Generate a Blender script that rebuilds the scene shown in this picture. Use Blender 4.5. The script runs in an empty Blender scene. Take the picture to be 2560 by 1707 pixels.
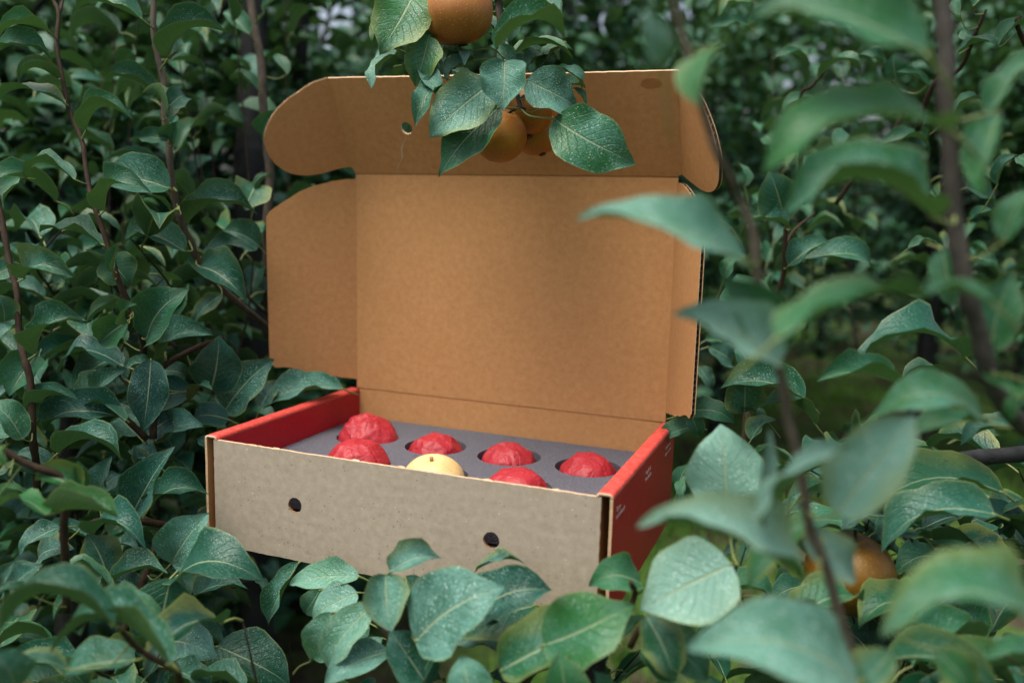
import bpy, bmesh, math, random
import numpy as np
from mathutils import Vector, Matrix, noise, geometry

random.seed(7)
rng = np.random.default_rng(7)
R = math.radians
SC = bpy.context.scene
COL = SC.collection

# ---------------------------------------------------------------- camera
Z0 = 0.80                                   # the box bottom stands this high above the ground
F_PX, IW, IH = 2121.24, 2560.0, 1707.0
CAM = Vector((0.65752, -0.76386, 0.39204 + Z0))
YAW, PITCH, ROLL = -0.36808, -0.14975, 0.02683
cy, sy, cp, sp = math.cos(YAW), math.sin(YAW), math.cos(PITCH), math.sin(PITCH)
FW = Vector((sy * cp, cy * cp, sp))
r0 = Vector((cy, -sy, 0)); u0 = r0.cross(FW)
RT = r0 * math.cos(ROLL) + u0 * math.sin(ROLL)
UP = u0 * math.cos(ROLL) - r0 * math.sin(ROLL)
cam_d = bpy.data.cameras.new('camera')
cam = bpy.data.objects.new('camera', cam_d); COL.objects.link(cam)
cam.matrix_world = Matrix(((RT.x, UP.x, -FW.x, CAM.x), (RT.y, UP.y, -FW.y, CAM.y),
                           (RT.z, UP.z, -FW.z, CAM.z), (0, 0, 0, 1)))
cam_d.sensor_width = 36.0
cam_d.lens = F_PX / IW * 36.0
cam_d.clip_start = 0.02; cam_d.clip_end = 400
cam_d.dof.use_dof = True
cam_d.dof.focus_distance = 0.97
cam_d.dof.aperture_fstop = 2.4
cam_d.dof.aperture_blades = 9
SC.camera = cam

def at(px, py, d):
    """a point of the place: photo pixel (2560 wide) and metres along the view axis"""
    return CAM + (FW + RT * ((px - IW / 2) / F_PX) - UP * ((py - IH / 2) / F_PX)) * d

# ---------------------------------------------------------------- light
SUN_EL, SUN_AZ = R(70), R(212)              # azimuth from +Y (north) clockwise
world = bpy.data.worlds.new('World'); SC.world = world; world.use_nodes = True
nt = world.node_tree; nt.nodes.clear()
wo = nt.nodes.new('ShaderNodeOutputWorld'); bg = nt.nodes.new('ShaderNodeBackground')
sky = nt.nodes.new('ShaderNodeTexSky'); sky.sky_type = 'NISHITA'; sky.sun_disc = False
sky.sun_elevation = SUN_EL; sky.sun_rotation = SUN_AZ
sky.air_density = 1.0; sky.dust_density = 6.0; sky.ozone_density = 1.0
hs = nt.nodes.new('ShaderNodeHueSaturation'); hs.inputs['Saturation'].default_value = 0.68
nt.links.new(sky.outputs[0], hs.inputs['Color']); nt.links.new(hs.outputs[0], bg.inputs[0])
bg.inputs[1].default_value = 0.09
nt.links.new(bg.outputs[0], wo.inputs[0])
sun_d = bpy.data.lights.new('sun', 'SUN'); sun_d.energy = 1.5; sun_d.angle = R(40); sun_d.color = (1.0, 0.92, 0.80)
sun = bpy.data.objects.new('sun', sun_d); COL.objects.link(sun)
sdir = Vector((math.sin(SUN_AZ) * math.cos(SUN_EL), math.cos(SUN_AZ) * math.cos(SUN_EL), math.sin(SUN_EL)))
sun.rotation_euler = (-sdir).to_track_quat('-Z', 'Y').to_euler()
sun.location = (0, 0, 6)
vs = SC.view_settings
vs.view_transform = 'Standard'; vs.look = 'None'; vs.exposure = 1.4; vs.gamma = 1.0; vs.use_curve_mapping = False
SC.cycles.use_denoising = True
SC.cycles.max_bounces = 6; SC.cycles.diffuse_bounces = 3; SC.cycles.glossy_bounces = 2
SC.cycles.transmission_bounces = 3; SC.cycles.transparent_max_bounces = 4
SC.cycles.sample_clamp_indirect = 4.0

# ---------------------------------------------------------------- materials
class NB:
    def __init__(s, name):
        s.m = bpy.data.materials.new(name); s.m.use_nodes = True
        s.t = s.m.node_tree; s.t.nodes.clear()
        s.out = s.n('ShaderNodeOutputMaterial')
    def n(s, ty, **kw):
        x = s.t.nodes.new(ty)
        for k, v in kw.items(): setattr(x, k, v)
        return x
    def put(s, sock, v):
        if hasattr(v, 'is_output') or isinstance(v, bpy.types.NodeSocket): s.t.links.new(v, sock)
        elif isinstance(v, (tuple, list)): sock.default_value = tuple(v) + ((1,) if len(v) == 3 and sock.type == 'RGBA' else ())
        else: sock.default_value = v
    def mathn(s, op, a, b=0.0, c=0.0, clamp=False):
        x = s.n('ShaderNodeMath', operation=op, use_clamp=clamp)
        for i, v in enumerate((a, b, c)): s.put(x.inputs[i], v)
        return x.outputs[0]
    def ramp(s, v, a, b, lo=0.0, hi=1.0):
        x = s.n('ShaderNodeMapRange', clamp=True)
        for i, q in enumerate((v, a, b, lo, hi)): s.put(x.inputs[i], q)
        return x.outputs[0]
    def mix(s, f, a, b, mode='MIX'):
        x = s.n('ShaderNodeMix', data_type='RGBA', blend_type=mode, clamp_factor=True)
        s.put(x.inputs[0], f); s.put(x.inputs[6], a); s.put(x.inputs[7], b)
        return x.outputs[2]
    def noise(s, vec, scale, detail=3.0, rough=0.55, dist=0.0):
        x = s.n('ShaderNodeTexNoise')
        if vec is not None: s.t.links.new(vec, x.inputs['Vector'])
        x.inputs['Scale'].default_value = scale; x.inputs['Detail'].default_value = detail
        x.inputs['Roughness'].default_value = rough; x.inputs['Distortion'].default_value = dist
        return x.outputs[0]
    def voro(s, vec, scale, feature='F1', rnd=1.0):
        x = s.n('ShaderNodeTexVoronoi', feature=feature)
        if vec is not None: s.t.links.new(vec, x.inputs['Vector'])
        x.inputs['Scale'].default_value = scale; x.inputs['Randomness'].default_value = rnd
        return x.outputs[0]
    def scale_vec(s, vec, v):
        x = s.n('ShaderNodeVectorMath', operation='MULTIPLY'); s.t.links.new(vec, x.inputs[0]); x.inputs[1].default_value = v
        return x.outputs[0]
    def add_vec(s, a, b):
        x = s.n('ShaderNodeVectorMath', operation='ADD'); s.t.links.new(a, x.inputs[0]); s.put(x.inputs[1], b)
        return x.outputs[0]
    def bump(s, h, strength, dist):
        x = s.n('ShaderNodeBump'); x.inputs['Strength'].default_value = strength; x.inputs['Distance'].default_value = dist
        s.t.links.new(h, x.inputs['Height']); return x.outputs[0]
    def pbr(s, col, rough=0.6, bump=None, spec=0.5, **kw):
        p = s.n('ShaderNodeBsdfPrincipled')
        s.put(p.inputs['Base Color'], col); s.put(p.inputs['Roughness'], rough); s.put(p.inputs['Specular IOR Level'], spec)
        if bump is not None: s.t.links.new(bump, p.inputs['Normal'])
        for k, v in kw.items(): s.put(p.inputs[k], v)
        return p.outputs[0]
    def done(s, sh):
        s.t.links.new(sh, s.out.inputs[0]); return s.m

def coord(b, which='Object'):
    return b.n('ShaderNodeTexCoord').outputs[which]

def paper(name, base, dark, light, fleck=0.0, rough=0.75, fibre=0.5, wear=0.0, wearcol=(0.7, 0.35, 0.28)):
    b = NB(name); c = coord(b)
    cloud = b.noise(c, 120, 6, 0.72); big = b.noise(c, 9, 3, 0.5)
    fib = b.noise(b.scale_vec(c, (0.12, 1, 1)), 700, 3, 0.7)
    fib2 = b.noise(c, 420, 4, 0.7)
    col = b.mix(b.ramp(cloud, 0.34, 0.68), dark, light)
    col = b.mix(b.ramp(fib2, 0.36, 0.66, 0, fibre), col, base)
    col = b.mix(b.ramp(fib, 0.56, 0.8, 0, 0.30), col, tuple(x * 0.6 for x in dark))
    col = b.mix(b.ramp(big, 0.45, 0.75, 0, 0.22), col, dark)
    wv = b.n('ShaderNodeTexWave', wave_type='BANDS', bands_direction='Y'); b.t.links.new(c, wv.inputs[0]); wv.inputs['Scale'].default_value = 22.0; wv.inputs['Distortion'].default_value = 0.6
    scuff = b.mathn('MULTIPLY', b.ramp(b.noise(b.scale_vec(c, (1, 0.3, 1)), 60, 2, 0.5, 1.5), 0.70, 0.74), b.ramp(b.noise(c, 14, 1), 0.55, 0.62))
    col = b.mix(b.mathn('MULTIPLY', scuff, 0.45), col, tuple(x * 0.45 for x in dark))
    if fleck:
        v = b.voro(c, 190)
        col = b.mix(b.mathn('MULTIPLY', b.mathn('MULTIPLY', b.ramp(v, 0.10, 0.22, 1, 0), 0.8), b.ramp(b.noise(c, 90, 1), 0.50, 0.62)), col, (0.10, 0.085, 0.07))
        v2 = b.voro(b.add_vec(c, (3.1, 1.7, 0.4)), 120)
        col = b.mix(b.mathn('MULTIPLY', b.ramp(v2, 0.05, 0.12, 1, 0), b.ramp(b.noise(c, 60, 1), 0.55, 0.65)), col, (0.62, 0.6, 0.56))
    if wear:
        st = b.noise(b.scale_vec(c, (1, 1, 0.14)), 230, 4, 0.75)
        col = b.mix(b.ramp(st, 0.55, 0.78, 0, wear), col, wearcol)
    h = b.mathn('ADD', b.mathn('ADD', b.mathn('MULTIPLY', fib2, 0.5), b.mathn('MULTIPLY', cloud, 0.35)), b.mathn('ADD', b.mathn('MULTIPLY', wv.outputs[1], 0.25), b.mathn('MULTIPLY', big, 2.0)))
    return b.done(b.pbr(col, rough, b.bump(h, 0.25, 0.0006), 0.3))

M = {}
M['kraft'] = paper('kraft_liner', (0.455, 0.232, 0.090), (0.395, 0.193, 0.070), (0.49, 0.258, 0.104), fibre=0.45)
M['grey'] = paper('grey_chipboard', (0.36, 0.305, 0.238), (0.305, 0.256, 0.198), (0.41, 0.35, 0.275), fleck=1.0, fibre=0.4)
M['red'] = paper('red_printed_liner', (0.40, 0.007, 0.016), (0.34, 0.005, 0.012), (0.44, 0.010, 0.020), rough=0.45, fibre=0.4, wear=0.22, wearcol=(0.62, 0.16, 0.13))
M['redfold'] = paper('red_worn_fold', (0.52, 0.045, 0.035), (0.46, 0.03, 0.028), (0.62, 0.10, 0.075), rough=0.5, fibre=0.5, wear=0.45, wearcol=(0.75, 0.42, 0.34))
M['stain'] = paper('stained_kraft', (0.33, 0.135, 0.042), (0.29, 0.115, 0.035), (0.37, 0.16, 0.052), fibre=0.5)
M['core'] = paper('corrugated_core', (0.25, 0.13, 0.06), (0.17, 0.085, 0.04), (0.33, 0.19, 0.09), rough=0.85)
M['cut'] = paper('cut_board_edge', (0.50, 0.34, 0.20), (0.42, 0.26, 0.14), (0.60, 0.47, 0.33), rough=0.9)

def foam_mat():
    b = NB('grey_foam'); c = coord(b)
    n = b.voro(c, 620); n2 = b.noise(c, 700, 3, 0.7)
    col = b.mix(b.ramp(n2, 0.35, 0.7), (0.060, 0.062, 0.078), (0.14, 0.142, 0.168))
    col = b.mix(b.ramp(n, 0.12, 0.25, 0.5, 0), col, (0.24, 0.24, 0.28))
    return b.done(b.pbr(col, 0.9, b.bump(b.mathn('ADD', n, n2), 0.6, 0.0012), 0.15))
M['foam'] = foam_mat()

def tissue_mat():
    b = NB('red_tissue'); c = coord(b)
    n = b.noise(c, 60, 4, 0.6); cr = b.voro(c, 75, 'DISTANCE_TO_EDGE'); cr2 = b.voro(b.scale_vec(c, (1.3, 0.7, 1)), 150, 'DISTANCE_TO_EDGE')
    col = b.mix(b.ramp(n, 0.3, 0.7), (0.29, 0.011, 0.019), (0.35, 0.020, 0.030))
    h = b.mathn('ADD', b.ramp(cr, 0, 0.12), b.mathn('MULTIPLY', b.ramp(cr2, 0, 0.15), 0.4))
    return b.done(b.pbr(col, 0.52, b.bump(h, 0.30, 0.0010), 0.40))
M['tissue'] = tissue_mat()

def pear_mat(name, base, deep, dot, dotscale=260, blush=None):
    b = NB(name); c = coord(b)
    n = b.noise(c, 28, 4, 0.6)
    col = b.mix(b.ramp(n, 0.32, 0.7), deep, base)
    if blush:
        n3 = b.noise(b.add_vec(c, (4.2, 0, 1)), 16, 2)
        col = b.mix(b.ramp(n3, 0.5, 0.72, 0, 0.7), col, blush)
    v = b.voro(c, dotscale)
    col = b.mix(b.ramp(v, 0.12, 0.28, 0.75, 0), col, dot)
    fine = b.noise(c, 520, 3, 0.7)
    col = b.mix(b.ramp(fine, 0.4, 0.75, 0, 0.35), col, deep)
    return b.done(b.pbr(col, 0.48, b.bump(b.mathn('ADD', fine, b.ramp(v, 0.05, 0.3)), 0.25, 0.0006), 0.4))
M['russet'] = pear_mat('russet_pear_skin', (0.37, 0.150, 0.026), (0.25, 0.088, 0.014), (0.50, 0.27, 0.08), 300, (0.30, 0.070, 0.014))
M['shaded_pear'] = pear_mat('shaded_russet_skin', (0.17, 0.085, 0.003), (0.085, 0.038, 0.002), (0.28, 0.155, 0.010), 300)  # russet base darkened, standing in for shade from the leaves around it
M['cluster_pear'] = pear_mat('amber_russet_skin', (0.36, 0.155, 0.009), (0.24, 0.088, 0.006), (0.44, 0.22, 0.03), 340, (0.28, 0.075, 0.008))
M['yellow_pear'] = pear_mat('pale_yellow_skin', (0.68, 0.555, 0.29), (0.56, 0.40, 0.16), (0.46, 0.28, 0.10), 190, (0.58, 0.36, 0.12))
b = NB('dark_calyx'); M['calyx'] = b.done(b.pbr((0.06, 0.03, 0.012), 0.8))
b = NB('stem_stub'); M['stub'] = b.done(b.pbr((0.30, 0.17, 0.06), 0.7))
b = NB('white_print'); M['print'] = b.done(b.pbr((0.62, 0.42, 0.40), 0.6))

def bark_mat(name, a, c2, lent, sc=1.0):
    b = NB(name); c = coord(b)
    n = b.noise(b.scale_vec(c, (1, 1, 0.35)), 140 * sc, 5, 0.65); v = b.voro(b.scale_vec(c, (1, 1, 1.6)), 260 * sc)
    col = b.mix(b.ramp(n, 0.35, 0.68), a, c2)
    col = b.mix(b.ramp(v, 0.08, 0.2, 0.7, 0), col, lent)
    return b.done(b.pbr(col, 0.72, b.bump(b.mathn('ADD', n, b.ramp(v, 0, 0.2)), 0.6, 0.0018), 0.15))
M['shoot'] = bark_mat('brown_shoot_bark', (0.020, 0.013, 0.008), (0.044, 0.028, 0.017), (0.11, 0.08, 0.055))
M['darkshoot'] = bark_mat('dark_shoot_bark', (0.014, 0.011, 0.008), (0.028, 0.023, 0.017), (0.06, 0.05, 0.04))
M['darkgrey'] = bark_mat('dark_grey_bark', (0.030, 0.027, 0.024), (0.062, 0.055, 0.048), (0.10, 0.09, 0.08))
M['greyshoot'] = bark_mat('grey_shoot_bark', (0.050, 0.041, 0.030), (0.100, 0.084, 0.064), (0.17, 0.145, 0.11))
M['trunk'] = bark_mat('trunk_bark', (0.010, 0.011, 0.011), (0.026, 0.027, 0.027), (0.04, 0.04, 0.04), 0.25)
b = NB('petiole_green'); M['petiole'] = b.done(b.pbr((0.13, 0.165, 0.045), 0.5))

def leaf_mat(name, attr):
    """two sided leaf: the shiny upper side with veins, margin and spray residue, the dull pale under side"""
    b = NB(name)
    uvn = b.n('ShaderNodeUVMap'); uvn.uv_map = 'UVMap'
    sep = b.n('ShaderNodeSeparateXYZ'); b.t.links.new(uvn.outputs[0], sep.inputs[0])
    u, v = sep.outputs[0], sep.outputs[1]
    if attr:
        a = b.n('ShaderNodeAttribute'); a.attribute_name = 'tint'
        s3 = b.n('ShaderNodeSeparateColor'); b.t.links.new(a.outputs['Color'], s3.inputs[0])
        rnd, dust, young = s3.outputs[0], s3.outputs[1], s3.outputs[2]; old = None
    else:
        oi = b.n('ShaderNodeObjectInfo')
        s3 = b.n('ShaderNodeSeparateColor'); b.t.links.new(oi.outputs['Color'], s3.inputs[0])
        rnd, dust, young, old = oi.outputs['Random'], s3.outputs[0], s3.outputs[1], s3.outputs[2]
    av = b.mathn('ABSOLUTE', b.mathn('SUBTRACT', b.mathn('MULTIPLY', v, 2.0), 1.0))
    comb = b.n('ShaderNodeCombineXYZ')
    b.put(comb.inputs[0], u); b.put(comb.inputs[1], b.mathn('MULTIPLY', v, 0.62)); b.put(comb.inputs[2], b.mathn('MULTIPLY', rnd, 37.0))
    p = comb.outputs[0]
    # veins
    wob = b.mathn('MULTIPLY', b.mathn('SUBTRACT', b.noise(p, 5, 2), 0.5), 0.9)
    ph = b.mathn('ADD', b.mathn('SUBTRACT', b.mathn('MULTIPLY', u, 9.0), b.mathn('MULTIPLY', av, 3.0)), wob)
    fr = b.mathn('ABSOLUTE', b.mathn('SUBTRACT', b.mathn('FRACT', ph), 0.5))
    side = b.mathn('MULTIPLY', b.ramp(fr, 0.0, 0.07, 1, 0), b.ramp(av, 0.9, 0.5))
    midw = b.mathn('MULTIPLY_ADD', u, -0.045, 0.062)
    mid = b.ramp(av, b.mathn('MULTIPLY', midw, 0.45), midw, 1, 0)
    net = b.voro(p, 26, 'DISTANCE_TO_EDGE')
    cl = b.noise(p, 3.2, 4, 0.6); fine = b.noise(p, 38, 3, 0.7); sp = b.voro(p, 38)
    edge = b.mathn('MULTIPLY', b.ramp(av, 0.93, 0.985), 0.55)
    # upper side
    top_old = b.mix(b.ramp(rnd, 0, 1), (0.002, 0.041, 0.032), (0.005, 0.073, 0.049))
    top_new = b.mix(b.ramp(rnd, 0, 1), (0.010, 0.095, 0.018), (0.030, 0.155, 0.026))
    top = b.mix(young, top_old, top_new)
    top = b.mix(b.ramp(cl, 0.35, 0.7, 0, 0.45), top, b.mix(0.6, top, (0.003, 0.028, 0.020)))
    d1 = b.mathn('MULTIPLY', b.ramp(b.mathn('ADD', cl, b.mathn('MULTIPLY', b.mathn('SUBTRACT', fine, 0.5), 0.7)), 0.40, 0.72), dust)
    d1 = b.mathn('ADD', d1, b.mathn('MULTIPLY', b.mathn('MAXIMUM', b.mathn('SUBTRACT', dust, 1.0), 0.0), 1.3), clamp=True)
    spk = b.mathn('MULTIPLY', b.mathn('MULTIPLY', b.ramp(sp, 0.12, 0.34, 1, 0), b.ramp(b.noise(p, 7, 2), 0.40, 0.58)), dust)
    heavy = b.mathn('MULTIPLY', b.mathn('MAXIMUM', b.mathn('SUBTRACT', dust, 1.0), 0.0), 1.4, clamp=True)
    top = b.mix(b.mathn('ADD', b.mathn('MULTIPLY', d1, 0.52), b.mathn('MULTIPLY', heavy, 0.30)), top, b.mix(heavy, (0.10, 0.30, 0.25), (0.19, 0.36, 0.295)))
    top = b.mix(b.mathn('MULTIPLY', spk, 0.85), top, (0.42, 0.58, 0.52))
    top = b.mix(b.mathn('MULTIPLY', side, 0.22), top, (0.15, 0.24, 0.14))
    top = b.mix(b.mathn('MULTIPLY', mid, 0.75), top, (0.26, 0.34, 0.20))
    top = b.mix(edge, top, (0.17, 0.23, 0.09))
    if old is not None:
        top = b.mix(b.mathn('MULTIPLY', b.mathn('MULTIPLY', b.ramp(b.mathn('ADD', b.mathn('MULTIPLY', av, 0.6), b.mathn('MULTIPLY', cl, 0.7)), 0.62, 0.95), old), 0.55), top, (0.20, 0.22, 0.035))
        spot = b.mathn('MULTIPLY', b.ramp(b.voro(p, 7), 0.05, 0.09, 1, 0), old)
        top = b.mix(b.mathn('MULTIPLY', spot, 0.9), top, (0.045, 0.020, 0.008))
    # under side
    und = b.mix(b.ramp(rnd, 0, 1), (0.020, 0.066, 0.018), (0.036, 0.100, 0.026))
    und = b.mix(young, und, (0.065, 0.135, 0.045))
    und = b.mix(b.ramp(fine, 0.4, 0.8, 0, 0.25), und, (0.12, 0.17, 0.11))
    und = b.mix(b.mathn('MULTIPLY', side, 0.35), und, (0.10, 0.17, 0.09))
    und = b.mix(b.mathn('MULTIPLY', mid, 0.8), und, (0.20, 0.27, 0.12))
    und = b.mix(edge, und, (0.20, 0.25, 0.09))
    h = b.mathn('ADD', b.mathn('MULTIPLY', b.mathn('MAXIMUM', side, mid), -1.0), b.mathn('ADD', b.mathn('MULTIPLY', cl, 1.2), b.mathn('MULTIPLY', b.ramp(net, 0, 0.2), 0.25)))
    bm_ = b.bump(h, 0.65, 0.0012)
    rough_t = b.mathn('ADD', b.ramp(fine, 0.3, 0.7, 0.30, 0.46), b.mathn('MULTIPLY', d1, 0.2))
    st = b.pbr(top, rough_t, bm_, 0.32, **{'Sheen Weight': b.mathn('MULTIPLY', dust, 0.12, clamp=True), 'Sheen Roughness': 0.45, 'Sheen Tint': (0.62, 0.85, 0.80, 1)})
    su = b.pbr(und, 0.68, bm_, 0.25)
    geo = b.n('ShaderNodeNewGeometry')
    mx = b.n('ShaderNodeMixShader'); b.t.links.new(geo.outputs['Backfacing'], mx.inputs[0])
    b.t.links.new(st, mx.inputs[1]); b.t.links.new(su, mx.inputs[2])
    tr = b.n('ShaderNodeBsdfTranslucent'); b.put(tr.inputs['Color'], b.mix(young, (0.03, 0.085, 0.025), (0.075, 0.17, 0.035)))
    m2 = b.n('ShaderNodeMixShader'); m2.inputs[0].default_value = 0.16
    b.t.links.new(mx.outputs[0], m2.inputs[1]); b.t.links.new(tr.outputs[0], m2.inputs[2])
    return b.done(m2.outputs[0])
M['leaf'] = leaf_mat('pear_leaf', False)
M['crown_leaf'] = leaf_mat('crown_leaf', True)

def ground_mat():
    b = NB('orchard_ground'); c = coord(b)
    n = b.noise(c, 1.6, 6, 0.65); n2 = b.noise(c, 14, 5, 0.7)
    soil = b.mix(b.ramp(n2, 0.3, 0.7), (0.022, 0.016, 0.012), (0.075, 0.055, 0.042))
    grass = b.mix(b.ramp(n2, 0.3, 0.7), (0.03, 0.08, 0.014), (0.08, 0.16, 0.03))
    col = b.mix(b.ramp(n, 0.42, 0.56), soil, grass)
    return b.done(b.pbr(col, 0.95, b.bump(n2, 0.8, 0.03), 0.1))
M['ground'] = ground_mat()
def grass_mat():
    b = NB('grass_blades'); c = coord(b)
    n = b.noise(c, 6, 3)
    col = b.mix(b.ramp(n, 0.3, 0.7), (0.06, 0.16, 0.022), (0.13, 0.26, 0.04))
    return b.done(b.pbr(col, 0.7, None, 0.2))
M['grass'] = grass_mat()

# ---------------------------------------------------------------- object helpers
def link(name, me, parent=None, mats=()):
    o = bpy.data.objects.new(name, me); COL.objects.link(o)
    if parent is not None: o.parent = parent
    for m in mats: me.materials.append(M[m])
    return o
def empty(name, loc=(0, 0, 0)):
    o = bpy.data.objects.new(name, None); COL.objects.link(o); o.location = loc
    o.empty_display_size = 0.05
    return o
def tag(o, label=None, cat=None, group=None, kind=None):
    if label: o['label'] = label
    if cat: o['category'] = cat
    if group: o['group'] = group
    if kind: o['kind'] = kind
    return o
def mesh(name, v, f, smooth=True, uv=None, mi=None):
    me = bpy.data.meshes.new(name)
    me.from_pydata([tuple(map(float, p)) for p in v], [], f)
    if uv is not None:
        l = me.uv_layers.new(name='UVMap')
        idx = np.empty(len(me.loops), np.int32); me.loops.foreach_get('vertex_index', idx)
        l.data.foreach_set('uv', np.asarray(uv, np.float32)[idx].ravel())
    if mi is not None: me.polygons.foreach_set('material_index', np.asarray(mi, np.int32))
    if smooth: me.polygons.foreach_set('use_smooth', np.ones(len(me.polygons), bool))
    me.update(); return me

def catmull(pts, n=6):
    pts = [Vector(p) for p in pts]
    if len(pts) < 3: return pts
    P = [pts[0] * 2 - pts[1]] + pts + [pts[-1] * 2 - pts[-2]]
    out = []
    for i in range(1, len(P) - 2):
        for k in range(n):
            t = k / n
            a, b_, c, d = P[i - 1], P[i], P[i + 1], P[i + 2]
            out.append(0.5 * ((2 * b_) + (c - a) * t + (2 * a - 5 * b_ + 4 * c - d) * t * t + (3 * b_ - a - 3 * c + d) * t ** 3))
    out.append(pts[-1]); return out
def tube_data(path, rad, sides=8, v0=0):
    """rings along a path; rad is a function of 0..1 or a pair"""
    n = len(path); vs_, fs = [], []
    ref = Vector((0.3, 0.9, 0.2))
    for i, p in enumerate(path):
        t = (path[min(i + 1, n - 1)] - path[max(i - 1, 0)]).normalized()
        a = t.cross(ref)
        if a.length < 1e-4: a = t.orthogonal()
        a.normalize(); b_ = t.cross(a)
        q = i / max(1, n - 1)
        r = rad(q) if callable(rad) else rad[0] * (1 - q) + rad[1] * q
        for k in range(sides):
            w = 2 * math.pi * k / sides
            vs_.append(p + (a * math.cos(w) + b_ * math.sin(w)) * r)
        if i:
            for k in range(sides):
                k2 = (k + 1) % sides
                fs.append((v0 + (i - 1) * sides + k, v0 + (i - 1) * sides + k2, v0 + i * sides + k2, v0 + i * sides + k))
    fs.append(tuple(v0 + k for k in range(sides))[::-1]); fs.append(tuple(v0 + (n - 1) * sides + k for k in range(sides)))
    return vs_, fs

# ---------------------------------------------------------------- ground (setting)
def build_ground():
    n = 60; xs = np.linspace(-60, 60, n); v = []; f = []
    for j in range(n):
        for i in range(n):
            x, y = xs[i], xs[j] + 20
            v.append((x, y, 0.05 * noise.noise(Vector((x * 0.3, y * 0.3, 0)))))
    for j in range(n - 1):
        for i in range(n - 1): f.append((j * n + i, j * n + i + 1, (j + 1) * n + i + 1, (j + 1) * n + i))
    o = link('ground', mesh('ground', v, f), None, ['ground']); tag(o, kind='structure')
    # grass
    N = 26000
    d = 0.25 + rng.random(N) ** 0.8 * 7.0
    x = CAM.x + (rng.random(N) - 0.62) * (1.2 + d * 1.9); y = CAM.y + d
    g = np.array([noise.noise(Vector((a * 0.9, b_ * 0.9, 3.0))) for a, b_ in zip(x, y)])
    keep = g > -0.12; x, y = x[keep], y[keep]; N = len(x)
    h = 0.05 + 0.09 * rng.random(N); an = rng.random(N) * 6.283; le = (rng.random((N, 2)) - 0.5) * 0.09; w = 0.004 + 0.003 * rng.random(N)
    z0 = -0.01
    V = np.zeros((N, 4, 3)); dx, dy = np.cos(an) * w, np.sin(an) * w
    V[:, 0] = np.stack([x - dx, y - dy, np.full(N, z0)], 1); V[:, 1] = np.stack([x + dx, y + dy, np.full(N, z0)], 1)
    V[:, 2] = np.stack([x + dx * .7 + le[:, 0] * .4, y + dy * .7 + le[:, 1] * .4, h * .6], 1); V[:, 3] = np.stack([x + le[:, 0], y + le[:, 1], h], 1)
    idx = np.arange(N)[:, None] * 4
    F = np.concatenate([idx + np.array([0, 1, 2]), idx + np.array([0, 2, 3])])
    o = link('grass', mesh('grass', V.reshape(-1, 3), F.tolist(), False), None, ['grass'])
    tag(o, 'short green grass between the rows of trees', 'grass', kind='stuff')
build_ground()

# ---------------------------------------------------------------- the box
W, D, H, HF, LH, ZF = 0.46, 0.30657, 0.12959, 0.12621, 0.31177, 0.0865
TB = 0.0036                                  # board thickness
box = empty('mailing_box', (0, 0, Z0))
tag(box, 'open cardboard mailing box with red sides and raised brown lid', 'box')

def ragged(pts, amp=0.00035, step=0.006, seed=0):
    """resample an outline and make the cut slightly uneven"""
    rr = random.Random(seed); out = []
    for i in range(len(pts)):
        a, b_ = Vector(pts[i]), Vector(pts[(i + 1) % len(pts)])
        n = max(1, int((b_ - a).length / step))
        for k in range(n):
            q = a.lerp(b_, k / n)
            out.append((q.x + rr.uniform(-amp, amp), q.y + rr.uniform(-amp, amp)))
    return out
def rounded(pts):
    """the outline with its free side drawn as a smooth curve; the first and last point lie on the fold"""
    return [(p.x, p.y) for p in catmull([Vector((a, b_, 0)) for a, b_ in pts], 4)]
def panel(name, outline, mtx, mats, parent, holes=(), t=TB, bevel=0.0004):
    """a plate cut to an outline in its own x,y plane; its front looks along +z. mats: front, back, edge"""
    def area(l): return sum(l[i - 1][0] * l[i][1] - l[i][0] * l[i - 1][1] for i in range(len(l)))
    loops = [outline if area(outline) > 0 else outline[::-1]] + [h if area(h) < 0 else h[::-1] for h in holes]
    tri = geometry.tessellate_polygon([[Vector((p[0], p[1], 0)) for p in l] for l in loops])
    fl = [p for l in loops for p in l]; n = len(fl)
    v = [(p[0], p[1], t / 2) for p in fl] + [(p[0], p[1], -t / 2) for p in fl]
    f = []; mi = []
    for q in tri:
        A, B, C = (fl[i] for i in q)
        ar = (B[0] - A[0]) * (C[1] - A[1]) - (C[0] - A[0]) * (B[1] - A[1])
        if abs(ar) < 1e-14: continue
        q = tuple(q) if ar > 0 else tuple(q)[::-1]
        f.append(q); mi.append(0); f.append(tuple(i + n for i in q[::-1])); mi.append(1)
    o0 = 0
    for l in loops:
        k = len(l)
        for i in range(k):
            a, b_ = o0 + i, o0 + (i + 1) % k
            f.append((a, a + n, b_ + n, b_)); mi.append(2 if (o0 == 0 or len(mats) < 4) else 3)
        o0 += k
    me = mesh(name, v, f, False, None, mi)
    for m in mats: me.materials.append(M[m])
    o = bpy.data.objects.new(name, me); COL.objects.link(o); o.parent = parent
    o.matrix_local = mtx
    return o
def frame(origin, x, y):
    x = Vector(x).normalized(); y = Vector(y).normalized(); z = x.cross(y)
    o = Vector(origin)
    return Matrix(((x.x, y.x, z.x, o.x), (x.y, y.y, z.y, o.y), (x.z, y.z, z.z, o.z), (0, 0, 0, 1)))
def circle(cx, cy_, r, n=40, amp=0.0, seed=1):
    rr = random.Random(seed)
    return [(cx + (r + rr.uniform(-amp, amp)) * math.cos(2 * math.pi * k / n), cy_ + (r + rr.uniform(-amp, amp)) * math.sin(2 * math.pi * k / n)) for k in range(n)]
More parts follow.
